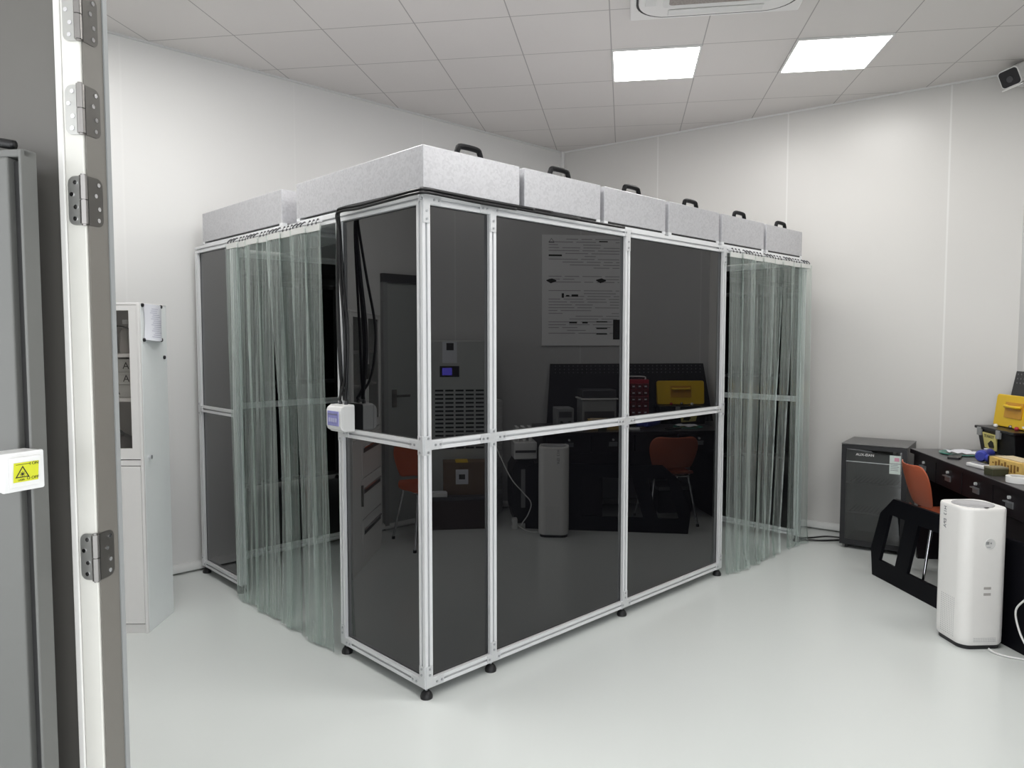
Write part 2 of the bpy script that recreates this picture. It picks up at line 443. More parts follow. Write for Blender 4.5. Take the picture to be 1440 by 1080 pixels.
MB().prism(rrect(0.088, 0.084, 0.004), -0.008, 0.0, 'xz').obj('plate', M['white'], sw, bevel=0.002)
rk = MB().add([(-0.031,-0.008,-0.032),(0.031,-0.008,-0.032),(0.031,-0.008,0.032),(-0.031,-0.008,0.032),(-0.031,-0.012,-0.032),(0.031,-0.012,-0.032),(0.031,-0.018,0.032),(-0.031,-0.018,0.032)],
              [(0,1,2,3),(4,5,6,7),(0,1,5,4),(1,2,6,5),(2,3,7,6),(3,0,4,7)]).obj('rocker', M['white'], sw, bevel=0.001)
sty = math.atan2(0.006, 0.064)
stm = frame_m((0, -0.0157, 0.0), (1, 0, 0), (0, -math.sin(sty), math.cos(sty)))
M['sticker'] = pm('yellow_sticker', (0.62, 0.64, 0.03), 0.4)
M['ink'] = pm('black_ink', (0.02, 0.02, 0.015), 0.5)
MB().box(-0.026, 0.026, -0.021, 0.021, 0, 0.0008, stm).obj('sticker', M['sticker'], rk)
def tri_ring(cx, cy, R, w):
    mb = MB(); o = []; i_ = []
    for k in range(3):
        a = math.radians(90 + 120 * k); o.append((cx + R * math.cos(a), cy + R * math.sin(a))); i_.append((cx + (R - w) * math.cos(a), cy + (R - w) * math.sin(a)))
    vs = [(x, y, z) for z in (0.0008, 0.0014) for x, y in o + i_]
    fs = []
    for k in range(3):
        j = (k + 1) % 3
        fs += [(6+k, 6+j, 9+j, 9+k), (k, j, 3+j, 3+k), (k, j, 6+j, 6+k), (3+k, 3+j, 9+j, 9+k)]
    return mb.add(vs, fs, stm)
tm = tri_ring(-0.008, -0.003, 0.017, 0.004)
for k in range(8):
    a = k * PI / 4
    c = Vector((-0.008, -0.004, 0)); d = Vector((math.cos(a), math.sin(a), 0)); n = Vector((-d.y, d.x, 0)) * 0.0006
    tm.add([c + n + Vector((0,0,.0014)), c - n + Vector((0,0,.0014)), c - n + d * 0.006 + Vector((0,0,.0014)), c + n + d * 0.006 + Vector((0,0,.0014))], [(0,1,2,3)], stm)
tm.lathe([(0.0025, 0.0008), (0.0025, 0.0015)], (-0.008, -0.004, 0), 12, stm)
tm.obj('warning_sign', M['ink'], rk)
T = Matrix.Translation
text_obj('lettering', 'I ON', 0.009, M['ink'], rk, stm @ T((0.016, 0.0165, 0.001)))
text_obj('lettering', 'O OFF', 0.009, M['ink'], rk, stm @ T((0.014, -0.015, 0.001)))
text_obj('lettering', 'LASER', 0.005, M['ink'], rk, stm @ T((-0.010, -0.0165, 0.001)))
MB().box(-0.022, 0.008, 0.0165, 0.0175, 0.0008, 0.0012, stm).obj('printed_line', M['ink'], rk)

sw.scale = (0.82, 0.82, 0.82)
# ------------------------------------------------------------------ ceiling lights, air conditioner
first = None
GU = lambda i: -0.407 + 0.56 * i
GV = lambda j: 1.314 + 0.56 * j
def ceil_light(i, j, label, grp='square ceiling light panels'):
    t = uvthing('ceiling_light', label, 'light', GU(i) + 0.28, GV(j) + 0.28, CEIL, group=grp)
    MB().box(-0.266, 0.266, -0.266, 0.266, -0.010, -0.004).obj('diffuser', M['lamp'], t)
    fr = MB()
    for a in (-1, 1):
        fr.box(min(a*.279, a*.266), max(a*.279, a*.266), -0.279, 0.279, -0.012, 0.0)
        fr.box(-0.266, 0.266, min(a*.279, a*.266), max(a*.279, a*.266), -0.012, 0.0)
    fr.obj('frame', M['trim'], t)
    return t
ceil_light(2, 1, 'lit square ceiling panel directly behind the air conditioner, left one of the pair')
ceil_light(4, 1, 'lit square ceiling panel nearer the security camera, right one of the pair')
for i in (-2, 0, 2, 4): ceil_light(i, -3, 'lit square ceiling panel in the row nearest the doorway', 'ceiling lights near the doorway')
ceil_light(-2, -2, 'added unseen ceiling light panel between the white cabinet and the left curtain'); ceil_light(6, -2, 'lit square ceiling panel above the dehumidifier')  # the first is an unseen fill, added to brighten the cabinet side

ac = uvthing('ceiling_air_conditioner', 'square white cassette air conditioner with rounded black groove set in ceiling', 'air conditioner', 1.28, 0.955, CEIL)
MB().box(-0.455, 0.455, -0.455, 0.455, -0.03, 0.0).obj('panel', M['whitemetal'], ac, bevel=0.012, seg=3)
ring = MB(); n_ = None
o_ = rrect(0.845, 0.845, 0.17, 8); i_ = rrect(0.822, 0.822, 0.16, 8); n_ = len(o_)
vs = [(x, y, -0.0335) for x, y in o_] + [(x, y, -0.0335) for x, y in i_] + [(x, y, -0.028) for x, y in o_] + [(x, y, -0.028) for x, y in i_]
fs = []
for k in range(n_):
    j = (k + 1) % n_
    fs += [(k, j, n_+j, n_+k), (k, j, 2*n_+j, 2*n_+k), (n_+k, n_+j, 3*n_+j, 3*n_+k)]
ring.add(vs, fs).obj('groove', M['black'], ac)
MB().prism(rrect(0.818, 0.818, 0.158, 8), -0.038, -0.03).obj('face_plate', M['whitemetal'], ac, bevel=0.004)
for k in range(4):
    mm = Matrix.Rotation(k * PI / 2, 4, 'Z')
    MB().box(-0.25, 0.25, 0.315, 0.375, -0.045, -0.040, mm).obj('louvre', M['trim'], ac, bevel=0.002)
MB().prism(rrect(0.56, 0.56, 0.02), -0.045, -0.040).obj('grille_frame', M['trim'], ac)
MB().prism(rrect(0.50, 0.50, 0.02), -0.047, -0.045).obj('intake_grille', pm('intake_mesh', (0.32, 0.29, 0.27), 0.6, noise=0.5, nscale=90), ac)

# ------------------------------------------------------------------ clean booth
R_ = 0.04
X2, X3, X4, XE = 0.387, 1.363, 2.361, 3.525
Y2, Y25, YE = 0.667, 1.85, 2.38
ZB, ZM = 0.048, 1.0755
booth = thing('clean_booth', 'large enclosure of aluminium profiles and glossy black panels on levelling feet', 'enclosure', (0, 0, 0))
def profile(mb, p0, axis, length, s=R_):
    """square T-slot extrusion: p0 = min corner, axis 0/1/2"""
    e = s / 2; g = 0.0048
    side = [(-e, -e), (-g, -e), (-g, -e + .004), (-.0092, -e + .004), (-.0042, -e + .0135), (.0042, -e + .0135), (.0092, -e + .004), (g, -e + .004), (g, -e)]
    pts = []
    for k in range(4):
        c_, s_ = ((1, 0), (0, 1), (-1, 0), (0, -1))[k]
        pts += [(a * c_ - b * s_, a * s_ + b * c_) for a, b in side]
    vs = []
    for h in (0, length):
        for a, b in pts:
            if axis == 2: vs.append((p0[0] + e + a, p0[1] + e + b, p0[2] + h))
            elif axis == 0: vs.append((p0[0] + h, p0[1] + e + a, p0[2] + e + b))
            else: vs.append((p0[0] + e + a, p0[1] + h, p0[2] + e + b))
    n = len(pts)
    fs = [tuple(range(n)), tuple(range(n, 2 * n))] + [(i, (i+1) % n, n + (i+1) % n, n + i) for i in range(n)]
    return mb.add(vs, fs)
def prof(name, p0, axis, L): return profile(MB(), p0, axis, L).obj(name, M['alu'], booth)
posts = [(0, 0), (X2 - .02, 0), (X3 - .02, 0), (X4 - .02, 0), (XE - .04, 0),
         (0, Y2 - .04), (0, Y25 - .04), (0, YE - .04), (XE - .04, YE - .04), (1.18, YE - .04), (2.34, YE - .04), (XE - .04, 1.17)]
for x, y in posts:
    prof('upright_post', (x, y, ZB), 2, H - R_ - ZB)
    ft = MB().lathe([(0.006, 0.03), (0.006, ZB + 0.004)], (x + .02, y + .02, 0), 10)
    f_ = MB().lathe([(0.026, 0.0), (0.027, 0.010), (0.022, 0.022), (0.014, 0.032), (0.011, 0.033)], (x + .02, y + .02, 0), 18).obj('levelling_foot', M['rubber'], booth, smooth=True)
    ft.obj('foot_stem', M['bolt'], f_)
prof('top_rail', (0, 0, H - R_), 0, XE)
prof('top_rail', (0, R_, H - R_), 1, YE - R_)
prof('top_rail', (R_, YE - R_, H - R_), 0, XE - R_)
prof('top_rail', (XE - R_, R_, H - R_), 1, YE - 2 * R_)
prof('roof_beam', (R_, 1.12, H - R_), 0, XE - 2 * R_)
def rails_x(xa, xb, y):
    for nm, z in (('bottom_rail', ZB), ('middle_rail', ZM - .02)): prof(nm, (xa, y, z), 0, xb - xa)
def rails_y(ya, yb, x):
    for nm, z in (('bottom_rail', ZB), ('middle_rail', ZM - .02)): prof(nm, (x, ya, z), 1, yb - ya)
def panes_x(xa, xb, y):
    for za, zb in ((ZB + .04, ZM - .02), (ZM + .02, H - .04)):
        MB().box(xa, xb, y - .0025, y + .0025, za, zb).obj('tinted_panel', M['panel'], booth)
def panes_y(ya, yb, x):
    for za, zb in ((ZB + .04, ZM - .02), (ZM + .02, H - .04)):
        MB().box(x - .0025, x + .0025, ya, yb, za, zb).obj('tinted_panel', M['panel'], booth)
for a, b in ((.04, X2 - .02), (X2 + .02, X3 - .02), (X3 + .02, X4 - .02)):
    rails_x(a, b, 0); panes_x(a, b, .02)
for a, b in ((.04, Y2 - .04), (Y25, YE - .04)):
    rails_y(a, b, 0); panes_y(a, b, .02)
for a, b in ((.04, 1.18), (1.22, 2.34), (2.38, XE - .04)):
    rails_x(a, b, YE - .04); panes_x(a, b, YE - .02)
for a, b in ((.04, 1.17), (1.21, YE - .04)):
    rails_y(a, b, XE - .04); panes_y(a, b, XE - .02)
MB().box(0.03, 0.56, 1.068, 1.219, 2.1002, 2.112).obj('unseen_roof_panel', M['galv'], booth)
MB().box(0.565, XE - .03, 1.068, YE - .03, 2.1002, 2.118).obj('unseen_roof_panel', M['galv'], booth)  # added over the hidden rear half to keep ceiling light out
# joint plates with bolts
def plus_poly(L, Rr, U, D, h=0.0175):
    p = [(-L, -h)] if L else [(-h, -h)]
    if L: p.append((-h, -h))
    if D: p += [(-h, -D), (h, -D)]
    p.append((h, -h))
    if Rr: p += [(Rr, -h), (Rr, h)]
    p.append((h, h))
    if U: p += [(h, U), (-h, U)]
    p.append((-h, h))
    if L: p.append((-L, h))
    out = []
    for q in p:
        if not out or (abs(q[0]-out[-1][0]) + abs(q[1]-out[-1][1])) > 1e-6: out.append(q)
    return out
def joint(face, c, z, L, Rr, U, D):
    poly = plus_poly(L, Rr, U, D)
    if face == 'x':   # plane y = 0
        o = MB().prism([(c + a, z + b) for a, b in poly], -0.004, 0.0, 'xz').obj('joint_plate', M['plate'], booth, bevel=0.0008)
        P = lambda a, b: (Vector((c + a, -0.0045, z + b)), Vector((c + a, -0.0075, z + b)))
    else:             # plane x = 0
        o = MB().prism([(c + a, z + b) for a, b in poly], -0.004, 0.0, 'yz').obj('joint_plate', M['plate'], booth, bevel=0.0008)
        P = lambda a, b: (Vector((-0.0045, c + a, z + b)), Vector((-0.0075, c + a, z + b)))
    for arm, dx, dz in ((L, -1, 0), (Rr, 1, 0), (U, 0, 1), (D, 0, -1)):
        if arm:
            for q in ((0.5, 0.84) if arm > 0.06 else (0.72,)):
                a, b = P(dx * arm * q, dz * arm * q)
                MB().cyl(a, b, 0.0052, n=10).obj('bolt', M['bolt'], o)
zt, zb = H - .02, ZB + .02
A = 0.075
joint('x', .02, zt, 0, A, 0, .095); joint('x', X2, zt, A, 0.03, 0, .095); joint('x', X3, zt, 0.03, 0.03, 0, .095); joint('x', X4, zt, A, 0.0, 0, .095); joint('x', XE - .02, zt, 0.03, 0, 0, .075)
for x, l, r in ((.02, 0, A), (X2, A, A), (X3, A, A), (X4, A, 0)):
    joint('x', x, ZM, l, r, .04, .04)
joint('x', .02, zb, 0, A, A, 0); joint('x', X2, zb, 0.04, 0.04, A, 0); joint('x', X3, zb, 0.03, .05, A, 0); joint('x', X4, zb, .05, 0, A, 0)
joint('y', .02, ZM, 0, A, .04, .04); joint('y', .02, zb, 0, A, A, 0)
joint('y', Y2 - .02, ZM, A, 0, .04, .04); joint('y', Y2 - .02, zb, A, 0, A, 0)
joint('y', YE - .02, ZM, .05, 0, .04, .04); joint('y', YE - .02, zb, .04, 0, .05, 0)

# ------------------------------------------------------------------ fan filter units on the roof
M['handle'] = pm('handle_black', (0.006, 0.006, 0.007), 0.45, ior=1.25)
def ffu(loc, label, w=0.548, d=1.055):
    t = thing('fan_filter_unit', label, 'filter unit', (loc[0], loc[1], loc[2] + .0006), 0, 'fan filter units on the booth roof')
    MB().box(0, w, 0, d, 0.022, 0.198).obj('housing', M['galv'], t, bevel=0.003)
    MB().box(0.03, w - 0.03, 0.004, d - .004, 0.012, 0.022).obj('gasket', M['rubber'], t)
    MB().box(0.004, w - 0.004, 0.002, d - .002, 0.001, 0.012).obj('base_flange', M['alu'], t)
    for cx in (0, w - 0.03):
        for cy in (0.0, d - 0.03):
            MB().box(cx, cx + .03, cy, cy + .03, 0.010, 0.024).obj('corner_block', M['alu'], t)
    for hy in (0.035,):
        hb = MB().tube([(w/2 - .07, hy, 0.196), (w/2 - .062, hy, 0.222), (w/2 - .045, hy, 0.236), (w/2 + .045, hy, 0.236), (w/2 + .062, hy, 0.222), (w/2 + .07, hy, 0.196)], 0.0125, sub=4)
        for s in (-1, 1): hb.box(w/2 + s*.07 - .014, w/2 + s*.07 + .014, hy - .011, hy + .011, 0.197, 0.204)
        hb.obj('handle', M['handle'], t, smooth=True)
    return t
u0 = ffu((0.012, 0.008, H), 'galvanised fan filter unit with black handle at the near corner of the booth roof')
names = ['second', 'third', 'fourth', 'fifth']
for i in range(1, 6):
    c = copy_tree(u0); c.location = (0.012 + 0.5795 * i, 0.008, H + .0006)
    c['label'] = ('galvanised fan filter unit, %s from the near corner in the front row' % names[i - 1]) if i < 5 else 'galvanised fan filter unit at the far end of the front row, above the far curtain'
c = copy_tree(u0); c.location = (0.012, 1.222, H + .0006)
c['label'] = 'galvanised fan filter unit behind the first one, over the left curtain and rear post'

# ------------------------------------------------------------------ strip curtains
def curtain(name, label, face, s0, s1, n, bottom, zt=2.058, zb=0.012, seed=1, wav=1.0):
    rnd = random.Random(seed)
    t = thing(name, label, 'curtain', (0, 0, 0), 0, 'clear strip curtains of the booth')
    w = (s1 - s0) / n
    def P(s, d, z): return (s, -d, z) if face == 'x' else (-d, s, z)
    # hanging rail
    if face == 'x': MB().box(s0 - .01, s1 + .005, -0.022, -0.009, 2.074, 2.082).obj('hanging_rail', M['alu'], t)
    else: MB().box(-0.022, -0.009, s0 - .005, s1 + .01, 2.074, 2.082).obj('hanging_rail', M['alu'], t)
    for i in range(n):
        a = s0 + w * i - 0.012; b = s0 + w * (i + 1) + 0.012
        nx, nz = 84, 14
        ph = [rnd.random() * 6.28 for _ in range(4)]; dv = 0.020 + 0.011 * (i % 2)
        sh = bottom(i)
        vs = []; fs = []
        for k in range(nz + 1):
            q = k / nz; tt = q ** 1.15
            z = zt + (zb - zt) * q
            for j in range(nx + 1):
                fx = j / nx
                s = a + (b - a) * fx
                sb = sh[0] + (sh[1] - sh[0]) * fx
                S = s + (sb - s) * tt
                am = wav * (0.0012 + 0.0055 * min(1, q * 2.2) + 0.006 * q)
                D = dv + 0.012 * q + am * (0.5 * math.sin(fx * 5.2 + ph[0] + q * 0.8) + 0.3 * math.sin(fx * 12.5 + ph[1] - q)) + 0.0005 * math.sin(fx * 41 + ph[2] + q) + 0.00032 * math.sin(fx * 73 + ph[3]) + 0.0006 * math.sin(fx * 24 + ph[1])
                D += 0.007 * math.exp(-(1 - abs(2 * fx - 1)) / 0.05)
                if face == 'y' and i == 3: S -= 0.075 * math.sin(PI * min(1, max(0, q - .06) / .94)) * (0.4 + .6 * fx)
                if face == 'y' and i in (1, 5): S -= 0.018 * math.sin(PI * q)
                D = max(D, 0.015)
                if q > 0.93: D += (q - 0.93) * (0.35 if face == 'x' else 0.12) * (0.5 + 0.5 * math.sin(fx * 6 + ph[3]))
                vs.append(P(S, D, z))
        for k in range(nz):
            for j in range(nx):
                o = k * (nx + 1) + j
                fs.append((o, o + 1, o + nx + 2, o + nx + 1))
        MB().add(vs, fs).obj('strip', M['pvc'], t, smooth='all')
        mb = MB()
        p0 = P(a + 0.010, dv - 0.004, zt - 0.012); p1 = P(b - 0.012, dv + 0.004, zt + 0.012)
        mb.box(min(p0[0], p1[0]), max(p0[0], p1[0]), min(p0[1], p1[1]), max(p0[1], p1[1]), zt - .024, zt + .008).obj('clamp_plate', M['clamp'], t)
        for q in (0.2, 0.5, 0.8):
            s = a + .012 + (b - a - .024) * q
            MB().tube([P(s, dv, zt + 0.006), P(s + .006, dv + .004, zt + .010), P(s + .004, dv, zt + .020), P(s - .004, 0.018, zt + .032), P(s - .002, 0.0135, zt + .030)], 0.0034, n=6, sub=3).obj('hook', M['dkgrey'], t, smooth='all')
    return t
M['clamp'] = pm('clamp_plate_metal', (0.68, 0.69, 0.67), 0.4, 0.2, noise=0.08, nscale=150)
# left curtain (y from 0.776 to 1.81), free edge at the left towards the door post
lw = (1.815 - 0.776) / 8
def lbot(i):
    a = 0.776 + lw * i - .012; b = a + lw + .024
    sh = {0: -0.10, 1: -0.11, 2: -0.06, 3: -0.09, 4: -0.06, 5: -0.07, 6: -0.08, 7: -0.075}[i]
    return (a + sh, b + sh - (0.03 if i == 3 else 0))
curtain('strip_curtain', 'clear greenish strip curtain hung over the left opening near the white cabinet', 'y', 0.776, 1.815, 8, lbot, seed=3)
rw = (3.515 - 2.392) / 8
def rbot(i):
    a = 2.392 + rw * i - .012; b = a + rw + .024
    if i < 6: return (2.385 + (a - 2.385) * 0.80, 2.385 + (b - 2.385) * 0.80)
    return (3.18 + (i - 6) * 0.16 + .02, 3.18 + (i - 5) * 0.16 + .02)
curtain('strip_curtain', 'clear greenish strip curtain hung over the far opening near the wine fridge', 'x', 2.392, 3.515, 8, rbot, seed=11, wav=1.7)

# ------------------------------------------------------------------ breaker box and cables on the booth
bx = thing('breaker_box', 'small white breaker enclosure with blue transparent window on the booth door post', 'electrical box', (0, 0.575, 1.152))
MB().prism(rrect(0.122, 0.125, 0.010, 4), -0.062, -0.0045, 'yz').obj('body', M['white'], bx, bevel=0.002)
fp = [(-.062, -.058), (-.062, .058), (-.074, .050), (-.080, .036), (-.080, -.036), (-.074, -.050)]
MB().prism(fp, -0.062, 0.062, 'xz').obj('cover', M['white'], bx, bevel=0.002)
wn = MB().box(-0.0835, -0.079, -0.048, 0.048, -0.034, 0.034).obj('window', M['bluewin'], bx, bevel=0.002)
MB().box(-0.0845, -0.0832, -0.040, 0.040, 0.018, 0.021).obj('window_bar', M['slate'], wn)
for k in range(4): MB().box(-0.086, -0.0832, -0.034 + .018*k, -0.022 + .018*k, -0.016, 0.002).obj('breaker_toggle', pm('toggle', (0.5, 0.5, 0.7), 0.4) if k == 0 else bpy.data.materials['toggle'], wn)
for dy in (-.03, .02): MB().lathe([(0.009, 0.06), (0.009, 0.07), (0.006, 0.078)], (-0.03, dy, 0), 10).obj('gland', M['dkgrey'], bx)

tie = None
bd = thing('cable_bundle', 'bundle of black cables along the booth top edge and down to the breaker box', 'cable', (0, 0, 0))
rc = random.Random(5)
for k in range(5):
    o = 0.008 * k
    xr = [0.95, 0.62, 0.75, 0.50, 1.30][k]
    zz = 2.104 + 0.004 * (k % 3) - 0.010 * (k // 3)
    yo = -0.019 - 0.008 * (k % 2) - 0.004 * (k // 3)
    bow = [0.010, 0.025, 0.0, 0.035, 0.018][k]
    sway = [0.01, -0.025, -0.055, -0.085, -0.01][k]
    path = [(xr, yo, zz), (xr * 0.6, yo, zz), (0.12, yo - .004, zz + .002), (0.0, yo, zz + .004), (yo + .006, 0.02, zz + .003), (yo - .004, 0.16, zz - .002), (yo, 0.42, zz - .004 * (k % 2)), (yo - .004, 0.55, zz),
            (yo - 0.008, 0.592, zz - 0.015), (-0.026 - bow * .3, 0.600 + sway*.3, 2.00), (-0.028 - bow * .7, 0.595 + sway*.6, 1.80), (-0.030 - bow, 0.58 + sway, 1.55), (-0.032 - bow * .6, 0.57 + sway * .6, 1.34), (-0.03, 0.545 + (0.05 if k % 2 else 0.0) + .004*k, 1.233)]
    MB().tube(path, 0.0065, n=8, sub=8).obj('cable', M['cable'], bd, smooth='all')

# ------------------------------------------------------------------ fridge against the right wall
FR = Vector((3.584, -0.264, 0)); frz = math.atan2(RWD.y, RWD.x)
fr = thing('wine_fridge', 'small black fridge with dark glass door and energy sticker against the wall', 'fridge', FR, frz)
fw_, fd, fh = 0.425, 0.42, 0.765
M['fr_top'] = pm('fridge_top', (0.16, 0.16, 0.16), 0.5)
sh_ = MB()
sh_.box(0, fw_, 0.045, fd, 0.03, 0.05).box(0, fw_, 0.045, fd, fh - .02, fh - .004).box(0, 0.02, 0.045, fd, 0.05, fh - .02).box(fw_ - .02, fw_, 0.045, fd, 0.05, fh - .02).box(0.02, fw_ - .02, fd - .02, fd, .05, fh - .02)
sh_.obj('body', M['black'], fr)
MB().box(0.0202, fw_ - .0202, fd - .03, fd - .0202, .0502, fh - .0202).box(0.0202, 0.026, .05, fd - .03, .0502, fh - .0202).box(fw_ - .026, fw_ - .0202, .05, fd - .03, .0502, fh - .0202).obj('liner', M['grey'], fr)
MB().box(-0.002, fw_ + .002, 0.0, fd, fh - .004, fh + .004).obj('top_cover', M['fr_top'], fr, bevel=0.002)
dr = MB()
dr.box(0, 0.034, 0, 0.04, 0.03, fh - .006).box(fw_ - .034, fw_, 0, 0.04, 0.03, fh - .006).box(0.034, fw_ - .034, 0, 0.04, 0.03, 0.07).box(0.034, fw_ - .034, 0, 0.04, fh - .035, fh - .006)
dro = dr.obj('door', M['black'], fr)
MB().box(0.034, fw_ - .034, 0.004, 0.010, 0.07, fh - .035).obj('door_glass', M['fridge_glass'], dro)
MB().box(0.034, fw_ - .034, 0.012, 0.03, 0.645, fh - .035).obj('control_strip', M['dkgrey'], fr)
MB().box(0.03, fw_ - .06, 0.0, 0.006, 0.637, 0.641).obj('light_strip', pm('pale_strip', (0.55, 0.58, 0.58), 0.3), dro)
for z in (0.25, 0.47):
    s_ = MB().box(0.03, fw_ - .03, 0.07, 0.075, z, z + .012)
    for k in range(13): s_.box(0.04 + k*.027, 0.045 + k*.027, 0.07, 0.36, z + .002, z + .006)
    s_.obj('wire_shelf', M['steel'], fr)
for x in (.03, fw_ - .05):
    for y in (.03, fd - .05): MB().box(x, x + .02, y, y + .02, 0, .03).obj('foot', M['rubber'], fr)
FM = frame_m((0.155, 0.0035, 0.692), (1, 0, 0), (0, 0, 1))
text_obj('brand_lettering', 'AUX-EIAN', 0.026, pm('pale_lettering', (0.8, 0.8, 0.8), 0.4), dro, FM)
stk = MB().box(0.315, 0.385, -0.0015, 0.0, 0.575, 0.705).obj('energy_sticker', pm('pale_sticker', (0.62, 0.70, 0.66), 0.5, noise=0.12, nscale=60), dro)
sl = MB()
for z in (0.60, 0.612, 0.624, 0.636): sl.box(0.322, 0.365 + random.random()*.015, -0.0022, -0.0015, z, z + .003)
sl.box(0.316, 0.384, -0.0022, -0.0015, 0.646, 0.650)
sl.obj('sticker_print', M['slate'], stk)
MB().box(0.345, 0.375, -0.0022, -0.0015, 0.665, 0.690).obj('sticker_mark', pm('pink_print', (0.65, 0.30, 0.40), 0.5), stk)

pc_ = MB()
P0 = Vector((XE - .02, .03, .01))
e_ = FR + RWN * -0.30 + RWD * 0.01
pc_.tube([(XE + .01, .02, .01), (3.56, -.03, .012), (3.62, -.12, .012), (3.72, -.20, .012), tuple(FR + RWN * -0.18 + RWD * 0.02 + Vector((0, 0, .014)))], 0.007, sub=8)
tag(pc_.obj('power_cable', M['cable'], smooth='all'), 'black power cable on the floor from the booth foot to the fridge', 'cable')
pc2 = MB().tube([(XE + .01, .05, .03), (3.57, .03, .013), (3.66, -.03, .010), (3.78, -.10, .010), tuple(FR + RWN * -0.24 + RWD * 0.02 + Vector((0, 0, .012)))], 0.006, sub=8)
tag(pc2.obj('power_cable', M['cable'], smooth='all'), 'thinner black cable lying nearer the wall between booth and fridge', 'cable')

# ------------------------------------------------------------------ workbench
DZ = 0.765; DU = 2.775; DV0, DV1 = 0.98, 2.50
wb = uvthing('workbench', 'long black workbench with drawers along the wall, tools and boxes on top', 'workbench', DU, DV0)
L = DV1 - DV0; Dp = WB - 0.03 - DU
M['benchtop'] = pm('bench_laminate', (0.055, 0.052, 0.055), 0.28, noise=0.08)
M['benchbody'] = pm('bench_body', (0.010, 0.007, 0.009), 0.4, ior=1.3)
MB().box(0, Dp, 0, L, DZ - .028, DZ).obj('top', M['benchtop'], wb, bevel=0.003)
MB().box(-0.001, 0.002, 0, L, DZ - .030, DZ - .003).obj('edge_band', M['benchbody'], wb)
for k in range(4):
    y0 = 0.03 + k * 0.366
    dw = MB().box(0.012, 0.40, y0, y0 + .356, 0.600, DZ - .031).obj('drawer', M['benchbody'], wb, bevel=0.002)
    hh = MB().box(0.006, 0.012, y0 + .145, y0 + .215, 0.645, 0.680).box(-0.010, 0.006, y0 + .148, y0 + .212, 0.674, 0.680)
    hh.obj('handle', M['bolt'], dw)
    MB().cyl((0.012, y0 + .18, 0.700), (0.0, y0 + .18, 0.700), 0.009, n=12).obj('lock', M['plate'], dw)
for y in (0.0, L - .03):
    MB().box(0.06, Dp, y, y + .03, 0.0, DZ - .03).obj('side_panel', M['benchbody'], wb)
MB().box(Dp - .03, Dp - .01, 0.03, L - .03, 0.35, DZ - .03).obj('back_panel', M['benchbody'], wb)
ped = MB().box(0.05, 0.62, 0.04, 0.50, 0.02, 0.595).obj('cupboard', M['benchbody'], wb, bevel=0.003)
MB().box(0.038, 0.05, 0.045, 0.495, 0.03, 0.585).obj('door', M['benchbody'], ped)
pg = uvthing('pegboard', 'black perforated tool board leaning on the wall at the back of the workbench', 'pegboard', 3.41, 1.13, DZ + .006)
lean = math.atan2(0.058, 0.53)
pv = [(-0.0, -0.02, 0), (0.0, 1.53, 0), (0.058, 1.45, 0.53), (0.058, 0.02, 0.53)]
nn = Vector((math.cos(lean), 0, -math.sin(lean))) * 0.014
MB().add([Vector(p) for p in pv] + [Vector(p) + nn for p in pv], [(0,1,2,3),(4,5,6,7),(0,1,5,4),(1,2,6,5),(2,3,7,6),(3,0,4,7)]).obj('board', pm('peg_black', (0.022, 0.022, 0.026), 0.4, noise=0.3, nscale=60), pg)
hl = MB()
for r in range(3):
    for k in range(34):
        z = 0.505 - r * 0.03; x = 0.058 * z / 0.53 - .0012; y = 0.06 + k * .041
        hl.box(x - .001, x + .001, y, y + .010, z, z + .010)
ho = hl.obj('peg_holes', pm('pale_hole', (0.20, 0.20, 0.21), 0.6), pg); 

# toolbox with open yellow lid
tb = uvthing('toolbox', 'open black toolbox with raised yellow lid at the far end of the workbench', 'toolbox', 3.238, 2.10, DZ, math.radians(4))
tw = 0.43; td = 0.150
tbv = [(0.02, 0.02), (td - .01, 0.02), (td - .01, tw - .02), (0.02, tw - .02)]
tpv = [(0.0, 0.0), (td, 0.0), (td, tw), (0.0, tw)]
MB().add([(x, y, 0.002) for x, y in tbv] + [(x, y, 0.150) for x, y in tpv], [(0,1,2,3),(4,5,6,7)] + [(i, (i+1)%4, 4+(i+1)%4, 4+i) for i in range(4)]).obj('tray_body', M['black'], tb, bevel=0.004)
MB().box(-0.012, td + .008, -0.012, tw + .012, 0.148, 0.166).obj('rim', M['black'], tb, bevel=0.004)
lid = MB()
lw_, lh = tw, 0.215
LM = frame_m((td - 0.005, 0.0, 0.165), (0, 1, 0), (0.030, 0, 0.25))
lid.prism(rrect(lw_, lh, 0.02, 5, lw_/2, lh/2), -0.045, 0.0, 'xy', LM)
lo = lid.obj('lid', M['yellow'], tb, bevel=0.006)
MB().box(lw_*.28, lw_*.72, lh*.30, lh*.78, -0.051, -0.044, LM).obj('lid_recess', pm('amber_plastic', (0.60, 0.30, 0.03), 0.4), lo)
MB().tube([LM @ Vector((lw_*.33, lh*.66, -0.048)), LM @ Vector((lw_*.34, lh*.64, -0.068)), LM @ Vector((lw_*.66, lh*.64, -0.068)), LM @ Vector((lw_*.67, lh*.66, -0.048))], 0.010, sub=4).obj('handle', M['yellow'], lo, smooth='all')
lb = MB().add([(-0.004, .19, .02), (-0.004, .32, .03), (-0.012, .34, .13), (-0.012, .18, .125), (0.004, .19, .02), (0.004, .32, .03), (-0.002, .34, .13), (-0.002, .18, .125)],
         [(0,1,2,3),(4,5,6,7),(0,1,5,4),(1,2,6,5),(2,3,7,6),(3,0,4,7)]).obj('label', pm('pale_yellow_label', (0.70, 0.62, 0.22), 0.5, noise=0.1, nscale=80), tb)
text_obj('label_lettering', 'STANLEY', 0.028, M['ink'], lb, frame_m((-0.0125, .258, .108), (0, -1, 0.0), (-0.07, 0, 1)))
